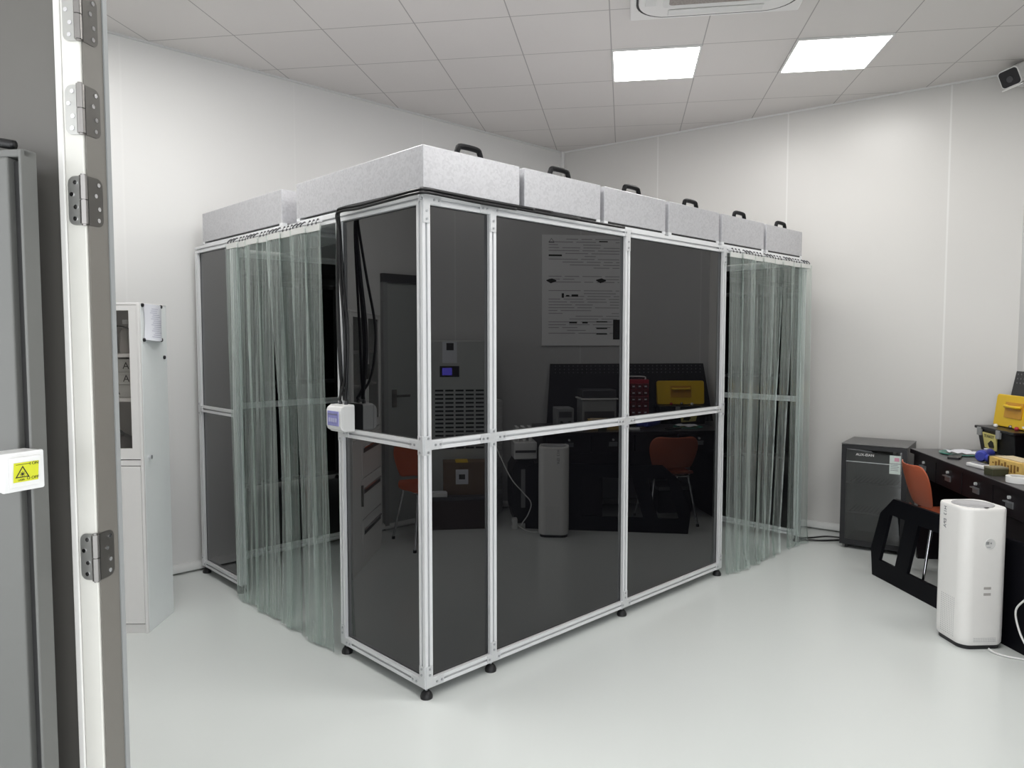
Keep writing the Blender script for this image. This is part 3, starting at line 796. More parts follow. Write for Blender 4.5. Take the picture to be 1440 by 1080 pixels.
MB().prism([(.205,.04),(.255,.035),(.275,.06),(.24,.085),(.215,.075)], -0.0105, -0.006, 'yz').obj('label_picture', M['ink'], lb)
MB().box(-0.02, -0.002, .135, .175, .105, .160).obj('latch', M['grey'], tb, bevel=0.003)
MB().box(-0.02, -0.002, .355, .395, .105, .160).obj('latch', M['grey'], tb, bevel=0.003)
for k, (a, b, cmat) in enumerate(((0.05, .30, 'white'), (0.10, .22, 'steel'), (0.08, .12, 'red'))):
    s_ = MB().lathe([(0.012, 0), (0.014, .012), (0.008, .022)], (a, b, 0.167), 12).obj('loose_fitting', M[cmat], tb, smooth='all')

og = uvthing('parts_organizer', 'dark red parts organizer with rows of small bins, left of the yellow toolbox lid', 'organizer', 3.27, 1.77, DZ)
MB().box(0.0, 0.095, 0, 0.235, 0, 0.40).obj('case', M['red'], og, bevel=0.004)
for r in range(6):
    for k in range(4):
        b_ = MB().box(-0.018, 0.002, 0.012 + k*.055, 0.058 + k*.055, 0.03 + r*.058, 0.075 + r*.058).obj('bin', M['red2'] if 'red2' in M else M.setdefault('red2', pm('dark_red_bin', (0.16, 0.035, 0.04), 0.25)), og, bevel=0.003)
        MB().box(-0.021, -0.0185, 0.024 + k*.055, 0.044 + k*.055, 0.045 + r*.058, 0.056 + r*.058).obj('bin_label', M['paper'], b_)
MB().tube([(0.02, .03, .40), (0.02, .04, .425), (.02, .195, .425), (.02, .205, .40)], .006, sub=4).obj('handle', M['white'], og, smooth='all')

# bench items
gp = uvthing('cutting_plate', 'round green plate under white sheets at the far end of the workbench', 'plate', 3.0, 2.13 + .14, DZ)
MB().lathe([(0.10, 0.0005), (0.125, 0.006), (0.123, 0.010), (0.10, 0.005)], (0, 0, 0), 32).obj('plate', pm('green_enamel', (0.05, 0.22, 0.17), 0.25), gp, smooth=True)
pp = uvthing('paper_sheets', 'crumpled white sheets lying on the round green plate', 'paper', 3.0, 2.27, DZ + .0105)
vs = []; fs = []
rp = random.Random(2)
for a in range(7):
    for b in range(7):
        vs.append((-0.08 + a*.025, -0.09 + b*.028, 0.003 + 0.012 * rp.random()))
for a in range(6):
    for b in range(6): fs.append((a*7+b, a*7+b+1, (a+1)*7+b+1, (a+1)*7+b))
MB().add(vs, fs).obj('sheet', M['paper'], pp, smooth='all')
ph = MB().prism(rrect(0.07, 0.14, 0.01), 0, 0.010)
o = ph.obj('mobile_phone', M['black'], bevel=0.002); o.location = W(2.895, 2.10, DZ + .001); o.rotation_euler = (0, 0, RZ - 0.5)
tag(o, 'flat black phone-sized device lying between the green plate and the blue drill', 'phone')
dl = uvthing('cordless_drill', 'blue cordless drill lying on its side near the bench edge', 'drill', 2.93, 1.90, DZ, 0.5)
M['blue'] = pm('blue_plastic', (0.045, 0.06, 0.34), 0.35, noise=0.1)
MB().cyl((0.02, -0.02, 0.045), (0.17, 0.04, 0.045), 0.036, 0.030, n=20).cyl((0.0, -0.028, 0.045), (0.02, -0.02, 0.045), 0.026, 0.036, n=20).obj('motor_housing', M['blue'], dl, smooth=True)
MB().cyl((0.17, 0.04, 0.045), (0.215, 0.058, 0.045), 0.024, 0.014, n=16).obj('chuck', M['black'], dl, smooth=True)
MB().tube([(0.05, -0.01, 0.04), (0.02, -0.07, 0.035), (0.0, -0.11, 0.032)], 0.022, n=14, sub=5).obj('grip', M['blue'], dl, smooth=True)
MB().box(-0.045, 0.045, -0.155, -0.105, 0.004, 0.066).obj('battery', M['black'], dl, bevel=0.008)
MB().cyl((0.10, 0.012, 0.078), (0.10, 0.012, 0.083), 0.012, n=14).obj('badge', M['white'], dl)
wp_ = uvthing('white_packet', 'flat white packet lying in front of the blue drill', 'packet', 2.88, 1.73, DZ, 0.25)
MB().prism(rrect(0.075, 0.15, 0.012), 0.0, 0.022).obj('packet', M['white'], wp_, bevel=0.006)
MB().box(-0.02, 0.02, -0.04, 0.05, 0.0225, 0.024).obj('print', M['slate'], wp_)
ob = uvthing('small_box', 'small dark olive box near the bench edge between packet and tape roll', 'box', 2.85, 1.48, DZ, 0.2)
MB().box(-0.045, 0.045, -0.035, 0.035, 0.0, 0.045).obj('carton', pm('olive_card', (0.055, 0.055, 0.03), 0.5), ob, bevel=0.002)
MB().box(-0.046, 0.046, -0.036, 0.036, 0.038, 0.048).obj('lid', pm('olive_lid', (0.22, 0.21, 0.15), 0.5), ob, bevel=0.002)
yb = uvthing('cardboard_box', 'yellow printed cardboard box on the workbench below the black toolbox', 'box', 2.90, 1.54, DZ, math.radians(8))
MB().box(0, 0.14, -0.16, 0.10, 0, 0.082).obj('carton', pm('yellow_card', (0.68, 0.46, 0.14), 0.55, noise=0.2, nscale=40), yb, bevel=0.002)
MB().box(0.02, 0.12, -0.14, 0.08, 0.083, 0.088).obj('flap', pm('pale_card', (0.6, 0.5, 0.33), 0.6), yb)
pr_ = MB()
for k in range(9): pr_.box(-0.0012, 0.0, -0.15 + .026*k, -0.135 + .026*k, 0.02 + .03*random.random(), 0.055 + .02*random.random())
pr_.obj('print', pm('brown_print', (0.25, 0.13, 0.03), 0.6), yb)
tr_ = uvthing('tape_roll', 'white roll of tape lying flat at the near bench edge', 'tape', 2.86, 1.26, DZ)
pts = [(0.060, 0.002), (0.060, 0.034), (0.040, 0.034), (0.040, 0.002)]
vs = []; fs = []; n = 32
for r, z in pts:
    for i in range(n): vs.append((r*math.cos(2*PI*i/n), r*math.sin(2*PI*i/n), z))
for k in range(4):
    for i in range(n): fs.append((k*n+i, k*n+(i+1)%n, ((k+1)%4)*n+(i+1)%n, ((k+1)%4)*n+i))
MB().add(vs, fs).obj('roll', M['white'], tr_, smooth=True)
ins = uvthing('bench_instrument', 'grey bench instrument with pale top edge, reflected in the middle black panel', 'instrument', 3.08, 1.36, DZ)
MB().box(0, 0.22, 0.0, 0.30, 0.012, 0.24).obj('case', M['grey'], ins, bevel=0.006)
MB().box(-0.012, 0.23, -0.012, 0.312, 0.241, 0.252).obj('lid_edge', M['white'], ins)
MB().box(0.0, 0.20, 0.0, 0.30, 0.253, 0.325).obj('lid', M['dkgrey'], ins, bevel=0.008)
MB().box(-0.006, 0.0, 0.02, 0.28, 0.05, 0.14).obj('front_panel', M['dkgrey'], ins)
for x in (.02, .2):
    for y in (.03, .27): MB().box(x-.012, x+.012, y-.012, y+.012, 0, .012).obj('foot', M['rubber'], ins)
i2 = uvthing('power_supply', 'small grey bench power supply beside the taller instrument', 'power supply', 3.08, 1.14, DZ)
MB().box(0, 0.2, 0.0, 0.15, 0.008, 0.17).obj('case', M['grey'], i2, bevel=0.008)
MB().box(-0.004, 0.0, 0.02, 0.13, 0.09, 0.14).obj('display', M['dkgrey'], i2)
for y in (.04, .11): MB().cyl((-.004, y, .05), (-.018, y, .05), .012, n=14).obj('knob', M['black'], i2)
for y in (.03, .12): MB().box(.02, .18, y-.01, y+.01, 0, .008).obj('foot', M['rubber'], i2)

# orange chair
def chair(label, u, v, rot):
    t = uvthing('orange_chair', label, 'chair', u, v, 0, rot, group='orange shell chairs')
    # local +x = the way a sitter faces, y = width
    def shell(pts_w, name):
        vs = []; fs = []; n = 12
        for (x, z, w, curve) in pts_w:
            for k in range(n + 1):
                s = -1 + 2 * k / n
                vs.append((x + curve * s * s, s * w / 2, z + abs(curve) * .3 * s * s))
        for a in range(len(pts_w) - 1):
            for k in range(n): fs.append((a*(n+1)+k, a*(n+1)+k+1, (a+1)*(n+1)+k+1, (a+1)*(n+1)+k))
        o = MB().add(vs, fs).obj(name, M['orange'], t, smooth='all')
        m = o.modifiers.new('solid', 'SOLIDIFY'); m.thickness = 0.009
        m2 = o.modifiers.new('sub', 'SUBSURF'); m2.levels = 1; m2.render_levels = 2
        return o
    shell([(0.02, .470, .33, .03), (-.005, .53, .37, .04), (-.03, .62, .42, .045), (-.05, .69, .40, .045), (-.06, .725, .33, .04), (-.062, .735, .24, .03)], 'backrest')
    shell([(0.02, .455, .34, .02), (.05, .425, .38, .01), (.15, .415, .42, -.005), (.28, .425, .42, -.01), (.37, .43, .40, -.015), (.40, .415, .36, -.02)], 'seat')
    for sx, sy in ((.06, -1), (.06, 1), (.34, -1), (.34, 1)):
        bx_ = -.07 if sx < .2 else .08
        l = MB().cyl((sx, sy*.14, .408), (sx + bx_, sy*.20, .012), .0105, .0085, n=12).obj('leg', M['chrome'], t, smooth=True)
        MB().cyl((sx + bx_, sy*.20, .0), (sx + bx_, sy*.20, .02), .013, n=12).obj('leg_tip', M['rubber'], l)
    MB().cyl((.06, -.15, .405), (.34, -.15, .405), .009, n=10).cyl((.06, .15, .405), (.34, .15, .405), .009, n=10).cyl((.06, -.15, .405), (.06, .15, .405), .009, n=10).cyl((.34, -.15, .405), (.34, .15, .405), .009, n=10).obj('seat_frame', M['chrome'], t, smooth=True)
    return t
chair('orange moulded chair tucked at the black workbench beside the fridge', 2.63, 2.02, 0.0)
chair('orange-red moulded chair in the corner by the grey wall door, reflected beside the white cabinet', -2.62, 0.08, -0.4)

# black cut-out panel
bp0 = Vector(W(2.402, 2.08)); 
bpd = (W(2.722, 0.85) - bp0).normalized()
bpn = thing('cutout_panel', 'black metal panel with chamfered corner and slanted cut-outs standing before the workbench', 'panel', bp0, math.atan2(bpd.y, bpd.x))
Lp = 1.30
outer = [(0.02, 0.0), (Lp, 0.0), (Lp, 0.5), (Lp - .1, .535), (0.22, 0.535), (0.09, 0.42), (0.0, 0.17)]
bmx = bmesh.new()
w1 = [(0.09, .115), (0.25, .115), (0.335, .43), (0.185, .43)]
w2 = [(0.365, .115), (0.85, .115), (0.85, .43), (0.455, .43)]
w3 = [(0.95, .115), (1.40, .115), (1.40, .43), (0.95, .43)]
ed = []
for loop in (outer, w1, w2):
    vv = [bmx.verts.new((a, 0, b)) for a, b in loop]
    for k in range(len(vv)): ed.append(bmx.edges.new((vv[k], vv[(k+1) % len(vv)])))
bmesh.ops.triangle_fill(bmx, use_beauty=True, use_dissolve=False, edges=ed)
r = bmesh.ops.extrude_face_region(bmx, geom=list(bmx.faces))
bmesh.ops.translate(bmx, verts=[v for v in r['geom'] if isinstance(v, bmesh.types.BMVert)], vec=(0, 0.022, 0))
bmesh.ops.recalc_face_normals(bmx, faces=bmx.faces)
me = bpy.data.meshes.new('frame'); bmx.to_mesh(me); bmx.free(); me.materials.append(M['blackmetal'])
po = bpy.data.objects.new('frame', me); col.objects.link(po); po.parent = bpn
for x in (0.20, 1.10): MB().box(x, x + .04, 0.022, 0.10, 0.0, 0.03).obj('foot', M['blackmetal'], bpn)
st = uvthing('storage_case', 'black case with silver lid trim on the floor under the workbench', 'case', 3.10, 2.05, 0)
MB().box(0, .26, 0, .30, 0.0, .20).obj('case', M['black'], st, bevel=0.008)
MB().box(-.004, .264, -.004, .304, .20, .235).obj('lid', M['grey'], st, bevel=0.006)

# ------------------------------------------------------------------ air purifier
ap = uvthing('air_purifier', 'white air purifier tower with round top vent standing on the floor', 'air purifier', 2.535, 1.02, 0, math.radians(12))
pw, phh = 0.232, 0.695
MB().prism(rrect(pw - .02, pw - .02, .05, 8), 0.0, 0.022).obj('base', M['black'], ap)
body = MB()
o_ = rrect(pw, pw, .055, 8); n_ = len(o_)
lv = [(0.94, .020), (0.99, .03), (1.0, .06), (1.0, phh - .012), (0.985, phh - .002), (0.97, phh)]
vs = [(x*s, y*s, z) for s, z in lv for x, y in o_]
cn = 40; rv = pw * .40
fs = []
for a in range(len(lv) - 1):
    for k in range(n_): fs.append((a*n_+k, a*n_+(k+1)%n_, (a+1)*n_+(k+1)%n_, (a+1)*n_+k))
fs.append(tuple(range(n_-1, -1, -1))); fs.append(tuple((len(lv)-1)*n_+k for k in range(n_)))
M['pur'] = pm('purifier_white', (0.86, 0.85, 0.83), 0.3)
bo = body.add(vs, fs).obj('body', M['pur'], ap, smooth=True)
pmsh = MB()
M['vent'] = pm('vent_grey', (0.42, 0.42, 0.43), 0.35, noise=0.15, nscale=120)
MB().lathe([(rv, phh + .0005), (rv, phh + .003), (rv*.93, phh + .004), (rv*.88, phh + .0015), (rv*.3, phh + .001), (0.002, phh + .002)], (0, 0, 0), 40).obj('top_vent', M['vent'], ap, smooth='all')
MB().prism(rrect(.022, .012, .004), phh + .003, phh + .005, M=T((0, -rv*1.06, 0))).obj('power_button', M['dkgrey'], ap)
# display, marks on the front (-v) face
yf = -pw/2
MB().lathe([(.026, 0), (.026, .0012)], (0, 0, 0), 28, frame_m((0.012, yf - .0002, .525), (1, 0, 0), (0, 0, 1))).obj('display', pm('display_white', (0.72, 0.72, 0.71), 0.15), ap)
MB().box(-.010, .006, yf - .002, yf - .0012, .522, .536).obj('display_digits', M['grey'], ap)
MB().box(.011, .019, yf - .002, yf - .0012, .524, .532).obj('display_icon', M['grey'], ap)
MB().box(-.004, .014, yf - .002, yf - .0012, .508, .510).obj('display_bar', M['slate'], ap)
gr_ = pm('print_grey', (0.42, 0.40, 0.38), 0.5)
for z in (.270, .300):
    MB().box(-.012, .024, yf - .0008, yf + .001, z, z + .012).obj('printed_label', gr_, ap)
text_obj('printed_lettering', 'H13  EPA', 0.028, M['slate'], ap, frame_m((-pw/2 - .0004, .035, .625), (0, 0, -1), (0, 1, 0)))
dotm = MB()
for r in range(22):
    for k in range(7):
        z = .045 + r * .011; y = -.045 + k * .015
        if z < .06 + .03*k: continue
        dotm.box(-pw/2 - .0006, -pw/2 + .001, y - .002, y + .002, z, z + .004)
dotm = MB()
for k in range(22):
    for r in range(3):
        dotm.box(-.055 + k*.0052, -.0525 + k*.0052, yf - .0005, yf + .001, .040 + r*.008, .044 + r*.008)
for k in range(8):
    for r in range(20):
        dotm.box(-pw/2 - .0005, -pw/2 + .001, -.055 + k*.0135, -.050 + k*.0135, .045 + r*.010, .049 + r*.010)
dotm.obj('intake_holes', pm('intake_hole_grey', (0.50, 0.50, 0.50), 0.6), ap)
# cords and plug block
pcord = MB().tube([W(2.575, .895, .012), W(2.59, .86, .006), W(2.63, .825, .006), W(2.70, .80, .006), W(2.745, .765, .02)], .0045, sub=8)
tag(pcord.obj('white_cable', M['white'], smooth='all'), 'white cord running across the floor from under the air purifier', 'cord')
c2 = MB().tube([W(2.80, .60, .64), W(2.71, .70, .42), W(2.685, .80, .30), W(2.672, .86, .22), W(2.68, .84, .13), W(2.70, .80, .06), W(2.73, .79, .02)], .0045, sub=8)
tag(c2.obj('white_cable', M['white'], smooth='all'), 'white cord hanging beside the air purifier in front of the black panel', 'cord')
pb = uvthing('plug_block', 'white plug adapter standing on the floor right of the air purifier', 'plug', 2.735, .745, 0)
MB().box(-.025, .03, -.03, .012, 0, .085).obj('housing', M['white'], pb, bevel=0.004)
MB().box(-.012, .012, -.0312, -.029, .03, .055).obj('socket', M['dkgrey'], pb)

# ------------------------------------------------------------------ white storage cabinet (left)
CROT = math.radians(10); CFR = (-1.605, 0.478); cw, cd, CZ = 0.78, 0.30, 1.70
CO = (CFR[0] - cw*math.cos(CROT), CFR[1] - cw*math.sin(CROT))
def cabw(a, b, z): return W(CO[0] + a*math.cos(CROT) - b*math.sin(CROT), CO[1] + a*math.sin(CROT) + b*math.cos(CROT), z)
cb = uvthing('storage_cabinet', 'tall white steel cabinet with glass upper doors and drawers by the left wall', 'cabinet', CO[0], CO[1], 0, CROT)
MB().box(cw - .012, cw, 0.012, cd, 0.0, CZ).obj('side_panel', M['cab_side'], cb, bevel=0.003)
MB().box(0, .012, 0.012, cd, 0.0, CZ).obj('side_panel', M['cab_side'], cb)
M['cab_in'] = pm('cabinet_inside', (0.50, 0.48, 0.46), 0.5)
MB().box(.012, cw - .012, cd - .012, cd, 0.03, CZ - .012).obj('back_panel', M['cab_in'], cb)
MB().box(.0, cw, 0.0, cd, CZ - .012, CZ).obj('top_panel', M['whitemetal'], cb, bevel=0.002)
MB().box(.012, cw - .012, 0.004, cd - .012, 0.0, 0.045).obj('plinth', M['whitemetal'], cb)
MB().box(.012, cw - .012, 0.0, cd - .012, 0.872, 0.90).obj('middle_shelf', M['whitemetal'], cb)
for z in (1.215, 1.442): MB().box(.014, cw - .014, 0.018, cd - .012, z - .018, z).obj('shelf', M['whitemetal'], cb)
for k, (a, b) in enumerate(((0.008, cw/2 - .003), (cw/2 + .003, cw - .014))):
    dm = MB(); s = 0.040
    dm.box(a, a + s, -.002, .014, .905, CZ - .014).box(b - s, b, -.002, .014, .905, CZ - .014).box(a + s, b - s, -.002, .014, .905, .960).box(a + s, b - s, -.002, .014, CZ - .04, CZ - .014)
    do = dm.obj('door', M['whitemetal'], cb)
    MB().box(a + s, b - s, .004, .008, .96, CZ - .04).obj('door_glass', M['cab_glass'], do)
    hx = b - .02 if k == 0 else a + .02
    MB().box(hx - .006, hx + .006, -.014, -.002, 1.25, 1.35).obj('handle', M['steel'], do)
MB().box(cw - .014, cw + .0, -.004, .012, 0.0, CZ - .012).obj('face_strip', M['whitemetal'], cb, bevel=0.002)
dl_ = MB().box(cw*.70 + .003, cw - .016, -.002, .014, .05, .868).obj('lower_door', M['whitemetal'], cb, bevel=0.002)
MB().box(cw*.70 + .02, cw*.70 + .032, -.016, -.002, .42, .56).obj('handle', M['steel'], dl_)
for k in range(3):
    z0 = .05 + k * .275
    dd = MB().box(.012, cw*.70 - .003, -.002, .014, z0, z0 + .268).obj('drawer', M['whitemetal'], cb, bevel=0.002)
    MB().box(.05, cw*.70 - .04, -.004, -.001, z0 + .165, z0 + .195).obj('finger_pull', M['dkgrey'], dd)
    MB().box(.05, cw*.70 - .04, -.012, -.002, z0 + .195, z0 + .205).obj('pull_lip', M['chrome'], dd)
MB().cyl((cw, .06, .907), (cw + .014, .06, .907), .011, n=14).obj('side_lock', M['chrome'], cb)
# things on its shelves
def cub(u, v, z): return cabw(u, v, z)
for k in range(3):
    b_ = thing('sample_box', ['white box marked A on the cabinet shelf, lowest of three', 'white box marked A on the cabinet shelf, middle of three', 'white box marked A on the cabinet shelf, topmost of three'][k], 'box', cub(cw - .21, .12, 1.2165 + .066*k), RZ + CROT, group='white boxes stacked in the cabinet')
    MB().box(-.16, .16, -.06, .09, 0.0, .056).obj('carton', M['whitebox'] if 'whitebox' in M else M.setdefault('whitebox', pm('carton_white', (0.60, 0.60, 0.57), 0.5)), b_, bevel=0.002)
    MB().box(-.161, .161, -.061, .091, .056, .064).obj('lid', M['whitebox'], b_)
    text_obj('lettering', 'A', 0.05, M['ink'], b_, frame_m((.105 - .05*(k == 0), -.0605, .030), (1, 0, 0), (0, 0, 1)))
jb = thing('reagent_bottle', 'clear bottle with dark hose on the top shelf of the white cabinet', 'bottle', cub(cw - .12, .10, 1.4435), RZ + CROT)
M['jar'] = pm('jar_grey', (0.42, 0.40, 0.38), 0.2)
MB().lathe([(.03, 0), (.032, .01), (.032, .10), (.012, .13), (.012, .15)], (0, 0, 0), 20).obj('bottle', M['jar'], jb, smooth=True)
MB().lathe([(.015, .15), (.015, .172)], (0, 0, 0), 16).obj('cap', M['white'], jb)
MB().tube([(-.07, -.01, .125), (-.05, -.02, .14), (0, -.035, .135), (.04, -.02, .12)], .004, sub=5).obj('hose', M['cable'], jb, smooth='all')
j2 = thing('plastic_jar', 'pale plastic jar beside the bottle on the top cabinet shelf', 'jar', cub(cw - .245, .10, 1.4435), RZ + CROT)
MB().lathe([(.036, 0), (.038, .01), (.038, .09)], (0, 0, 0), 20).obj('jar', M['white'], j2, smooth=True)
MB().lathe([(.04, .09), (.04, .115), (.036, .12)], (0, 0, 0), 20).obj('lid', M['grey'], j2, smooth=True)
kt = thing('tool_bag', 'dark crumpled bag on the bottom glass-fronted shelf of the cabinet', 'bag', cub(cw - .20, .12, .9015), RZ + CROT)
vs = []; fs = []; n = 18
rb = random.Random(9)
for k, (r, z) in enumerate(((.10, 0), (.115, .03), (.11, .07), (.085, .10), (.04, .118))):
    for i in range(n):
        q = r * (1 + .18 * (rb.random() - .5)); vs.append((q*1.15*math.cos(2*PI*i/n), q*.6*math.sin(2*PI*i/n), z + (.014*(rb.random()-.5) if k else 0)))
for k in range(4):
    for i in range(n): fs.append((k*n+i, k*n+(i+1)%n, (k+1)*n+(i+1)%n, (k+1)*n+i))
fs += [tuple(range(n)), tuple(4*n+i for i in range(n))]
MB().add(vs, fs).obj('bag', pm('bag_grey', (0.12, 0.11, 0.11), 0.6, noise=0.3, nscale=30), kt, smooth='all')
MB().tube([(-.06, -.02, .115), (-.03, -.04, .15), (.03, -.04, .15), (.06, -.02, .115)], .006, sub=5).obj('strap', M['black'], kt, smooth='all')
# notice sheet and magnets on the cabinet side (plane u = CU1)
ns = uvthing('notice_sheet', 'curling white printed notice held by black magnets on the cabinet side', 'notice', 0, 0, 0, CROT); ns.location = cabw(cw, -.475, 0)
vs = []; fs = []; nu, nvv = 12, 16
def sheet(a, b):
    v = .508 + .200 * a; z = 1.515 + .180 * b
    cur = .004 + .022 * math.sin(PI * a) * (0.35 + .65 * (1 - b) ** .8) + .010 * (1 - b) * math.sin(PI*a)
    return (cur, v + .012*(1-a)*math.sin(PI*b), z - .010*math.sin(PI*a)*(1-b))
for a in range(nu + 1):
    for b in range(nvv + 1): vs.append(sheet(a/nu, b/nvv))
for a in range(nu):
    for b in range(nvv): fs.append((a*(nvv+1)+b, a*(nvv+1)+b+1, (a+1)*(nvv+1)+b+1, (a+1)*(nvv+1)+b))
so = MB().add(vs, fs).obj('sheet', M['paper'], ns, smooth='all')
pl = MB(); rq = random.Random(4)
for k in range(15):
    b = .10 + k * .055; a0 = .22 + (.05 * (k % 3)); a1 = min(.9, a0 + .3 + .35 * rq.random())
    steps = 5
    for s in range(steps):
        q0 = a0 + (a1-a0)*s/steps; q1 = a0 + (a1-a0)*(s+1)/steps
        P_ = [Vector(sheet(q, bb)) + Vector((.0012, 0, 0)) for q, bb in ((q0, b), (q1, b), (q1, b + .014), (q0, b + .014))]
        pl.add(P_, [(0, 1, 2, 3)])
pl.obj('printed_lines', pm('print_lavender', (0.42, 0.42, 0.52), 0.6), so)
for k, (v, z) in enumerate(((.503, 1.688), (.708, 1.688), (.512, 1.512), (.706, 1.512), (.735, 1.418))):
    mg = uvthing('magnet', ['small black magnet at the upper left corner of the notice', 'small black magnet at the upper right corner of the notice', 'small black magnet at the lower left corner of the notice', 'small black magnet at the lower right corner of the notice', 'lone black magnet on the cabinet side below the notice'][k], 'magnet', 0, 0, 0, CROT, group='round black magnets on the cabinet side')
    mg.location = cabw(cw, v - .475, z)
    MB().cyl((0.0005, 0, 0), (.008, 0, 0), .0105, .009, n=16).obj('magnet_body', M['black'], mg, smooth=True)

# ------------------------------------------------------------------ things reflected in the black panels
ps = uvthing('wall_poster', 'large white printed poster on the workbench wall, mirrored in the black panel', 'poster', WB - .002, 1.075, 1.465)
MB().box(-.012, 0, 0, .77, 0, .99).obj('board', pm('poster_white', (0.95, 0.95, 0.95), 0.25), ps)
pk = MB(); rq = random.Random(8)
for k in range(34):
    z = .95 - k * .0255
    if .62 < z < .68 or .50 < z < .56: continue
    x0 = .06
    while x0 < .70:
        L_ = .08 + .22 * rq.random()
        if rq.random() < .75: pk.box(-.0135, -.0122, x0, min(.71, x0 + L_), z, z + .006)
        x0 += L_ + .03
pk.obj('printed_text', pm('print_grey_fine', (0.45, 0.45, 0.47), 0.5), ps)
pd = MB()
for (x0, x1, z0, z1) in ((.655, .74, .055, .235), (.18, .20, .43, .47), (.22, .25, .44, .455), (.27, .33, .44, .46), (.06, .18, .80, .815), (.52, .60, .93, .94), (.25, .32, .20, .215), (.37, .42, .20, .215), (.50, .60, .21, .22), (.50, .60, .15, .16), (.50, .60, .10, .11)):
    pd.box(-.0142, -.0122, x0, x1, z0, z1)
for cy, cz in ((.085, .58), (.54, .585)):
    pd.prism([(cy - .045, cz), (cy - .005, cz - .022), (cy + .045, cz - .004), (cy + .045, cz + .006), (cy + .005, cz + .022), (cy - .045, cz + .008)], -.0142, -.0122, 'yz')
for a0, a1 in (((.06, .925), (.085, .96)), ((.085, .96), (.11, .925)), ((.06, .925), (.11, .925))):
    pd.add([(-.0136, a0[0], a0[1]), (-.0136, a1[0], a1[1]), (-.0136, a1[0], a1[1] - .005), (-.0136, a0[0], a0[1] - .005)], [(0, 1, 2, 3)])
pd.obj('printed_figures', M['ink'], ps)

dh = uvthing('floor_air_unit', 'tall pale cabinet air unit with blue display and slotted grille, mirrored beside the near post', 'air unit', 3.02, -0.05)
MB().box(0, .42, 0, .66, 0.0, 1.51).obj('cabinet', pm('unit_paint', (0.48, 0.50, 0.48), 0.4), dh, bevel=0.008)
gm = MB()
for r in range(15):
    for k in range(5): gm.box(-.003, .001, .16 + k*.084, .228 + k*.084, 1.09 - r*.034, 1.105 - r*.034)
gm.obj('grille_slots', M['black'], dh)
MB().box(-.004, 0, .20, .36, 1.21, 1.30).obj('control_bezel', M['black'], dh)
MB().box(-.006, -.004, .22, .30, 1.225, 1.285).obj('display', pm('blue_display', (0.02, 0.02, 0.2), 0.2, emit=(0.18, 0.15, 1.0), estr=1.6), dh)
nt_ = MB().box(-.003, 0, .222, .342, 1.325, 1.50).obj('notice_plate', M['paper'], dh)
MB().box(-.0045, -.003, .255, .315, 1.43, 1.49).obj('notice_picture', M['ink'], nt_)

cr_ = uvthing('low_chest', 'low dark brown chest on the floor before the tall air unit', 'chest', 2.76, -0.15)
M['dkwood'] = pm('dark_wood', (0.05, 0.032, 0.026), 0.5, noise=0.2)
MB().box(0, .24, 0, .74, 0.0, .235).obj('chest_body', M['dkwood'], cr_, bevel=0.004)
MB().box(-.006, .246, -.006, .746, .235, .262).obj('lid', M['dkgrey'], cr_, bevel=0.003)
cbx = uvthing('cardboard_carton', 'brown cardboard carton with white label and yellow tape on the low chest', 'carton', 2.83, .17, .262)
MB().box(0, .15, 0, .36, 0, .27).obj('carton_body', pm('brown_card', (0.17, 0.115, 0.075), 0.6), cbx, bevel=0.003)
MB().box(-.002, 0.15, .10, .20, .265, .272).obj('tape', M['yellow'], cbx)
MB().box(-.003, 0, .10, .20, .09, .21).obj('shipping_label', M['paper'], cbx)
MB().box(-.004, -.003, .125, .175, .13, .17).obj('label_print', M['ink'], cbx)
pt_ = uvthing('paper_tray', 'white paper tray in front of the brown carton', 'tray', 2.765, .0, .262)
MB().box(0, .055, 0, .20, 0, .035).obj('tray', M['white'], pt_, bevel=0.003)
MB().box(.005, .05, .01, .19, .035, .042).obj('sheets', M['paper'], pt_)

pcx = uvthing('computer_tower', 'black computer tower with grey front panel standing left of the workbench', 'computer', 2.90, .735)
MB().prism([(.03, 0), (.19, 0), (.215, .06), (.215, .46), (.17, .53), (.05, .53), (.0, .45), (.0, .12)], 0, .34, 'yz').obj('case', M['black'], pcx, bevel=0.004)
MB().box(-.006, 0.0, .075, .175, .13, .45).obj('front_panel', M['grey'], pcx, bevel=0.003)
prn = uvthing('printer', 'white compact printer with upright slots on top of the black computer tower', 'printer', 2.91, .755, .531)
MB().box(0, .26, 0, .19, 0, .14).obj('body', M['white'], prn, bevel=0.006)
MB().box(-.003, 0, .01, .18, .055, .075).obj('paper_slot', M['dkgrey'], prn)
for y in (.02, .075, .13): MB().box(.05, .2, y, y + .025, .14, .26).obj('paper_guide', M['white'], prn, bevel=0.003)
tc_ = uvthing('slatted_tower', 'white ribbed cylindrical tower beside the computer against the wall', 'tower', 3.36, .60)
prof_ = []
for k in range(20):
    z = .02 + k * .0485
    prof_ += [(.105, z), (.105, z + .040), (.098, z + .043), (.098, z + .047)]
MB().lathe([(.095, 0.0)] + prof_ + [(.10, .992), (.05, 1.0)], (0, 0, 0), 28).obj('ribbed_body', M['white'], tc_, smooth=True)
MB().lathe([(.05, 1.0), (.05, 1.008)], (0, 0, 0), 24).obj('cap', M['grey'], tc_)

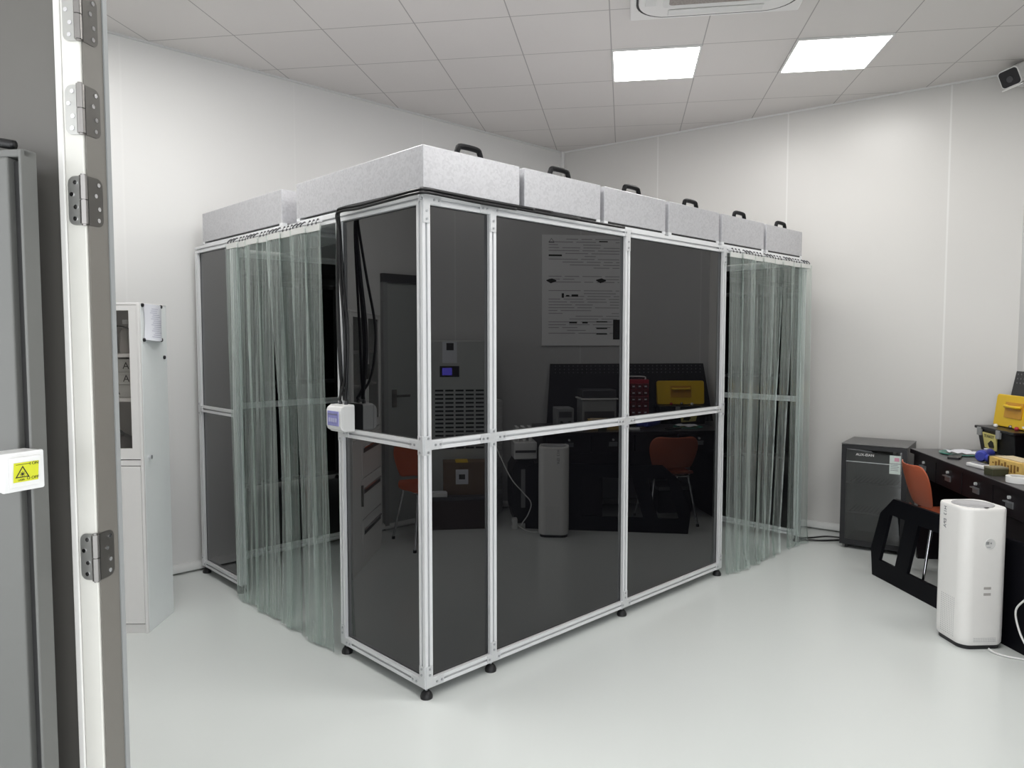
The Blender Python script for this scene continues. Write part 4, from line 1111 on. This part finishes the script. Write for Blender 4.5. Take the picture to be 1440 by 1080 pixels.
# ------------------------------------------------------------------ security camera
face = Vector((3.93, -1.14, 3.225)); 
camv = Vector((-1.8164, -2.3985, 1.506))
ax = (camv - face).normalized()
ax = (ax + Vector((-0.25, 0.55, -0.30))).normalized()       # pointing direction
cm = thing('security_camera', 'white bullet security camera with square black front high on the wall', 'security camera', face)
zx = -ax; xx = Vector((0, 0, 1)).cross(zx).normalized(); yy = zx.cross(xx)
roll = math.radians(-8)
xx2 = xx * math.cos(roll) + yy * math.sin(roll); yy2 = zx.cross(xx2)
CM = frame_m((0, 0, 0), xx2, yy2)
MB().prism(rrect(.128, .118, .024, 5), 0.0, 0.26, 'xy', CM).obj('housing', M['white'], cm, smooth=True)
MB().prism(rrect(.116, .106, .020, 5), -.004, 0.002, 'xy', CM).obj('front_window', M['black'], cm)
MB().lathe([(.020, -.007), (.020, -.003)], (0, -.01, 0), 20, CM).obj('lens', M['dkgrey'], cm)
MB().box(-.066, .066, -.068, -.060, -.012, .2, CM).obj('sun_shield', M['white'], cm, bevel=0.003)
arm0 = CM @ Vector((0, .02, .2))
wpt = Vector((4.155, -1.17, 3.27)) - face
MB().tube([arm0, arm0 * .6 + wpt * .4 + Vector((0, 0, -.03)), wpt], .017, sub=5).obj('bracket', M['white'], cm, smooth='all')
MB().cyl(wpt - RWN * 0.03, wpt + RWN * .012, .05, n=20).obj('mount', M['white'], cm)

# ------------------------------------------------------------------ camera, world, view
cam = bpy.data.cameras.new('camera'); co = bpy.data.objects.new('camera', cam); col.objects.link(co)
yaw, pitch = 0.8020, -0.0586
fwd = Vector((math.cos(yaw)*math.cos(pitch), math.sin(yaw)*math.cos(pitch), math.sin(pitch)))
co.location = (-1.8164, -2.3985, 1.5062)
co.rotation_euler = fwd.to_track_quat('-Z', 'Y').to_euler()
cam.sensor_width = 36.0; cam.lens = 1030.0 / 1440 * 36.0; cam.clip_start = 0.02
sc.camera = co
wd = bpy.data.worlds.new('world'); sc.world = wd; wd.use_nodes = True
bg = wd.node_tree.nodes['Background']; bg.inputs['Color'].default_value = (0.95, 0.97, 1.0, 1); bg.inputs['Strength'].default_value = 2.9
sc.view_settings.view_transform = 'Standard'
sc.view_settings.look = 'None'
sc.view_settings.exposure = 0.0
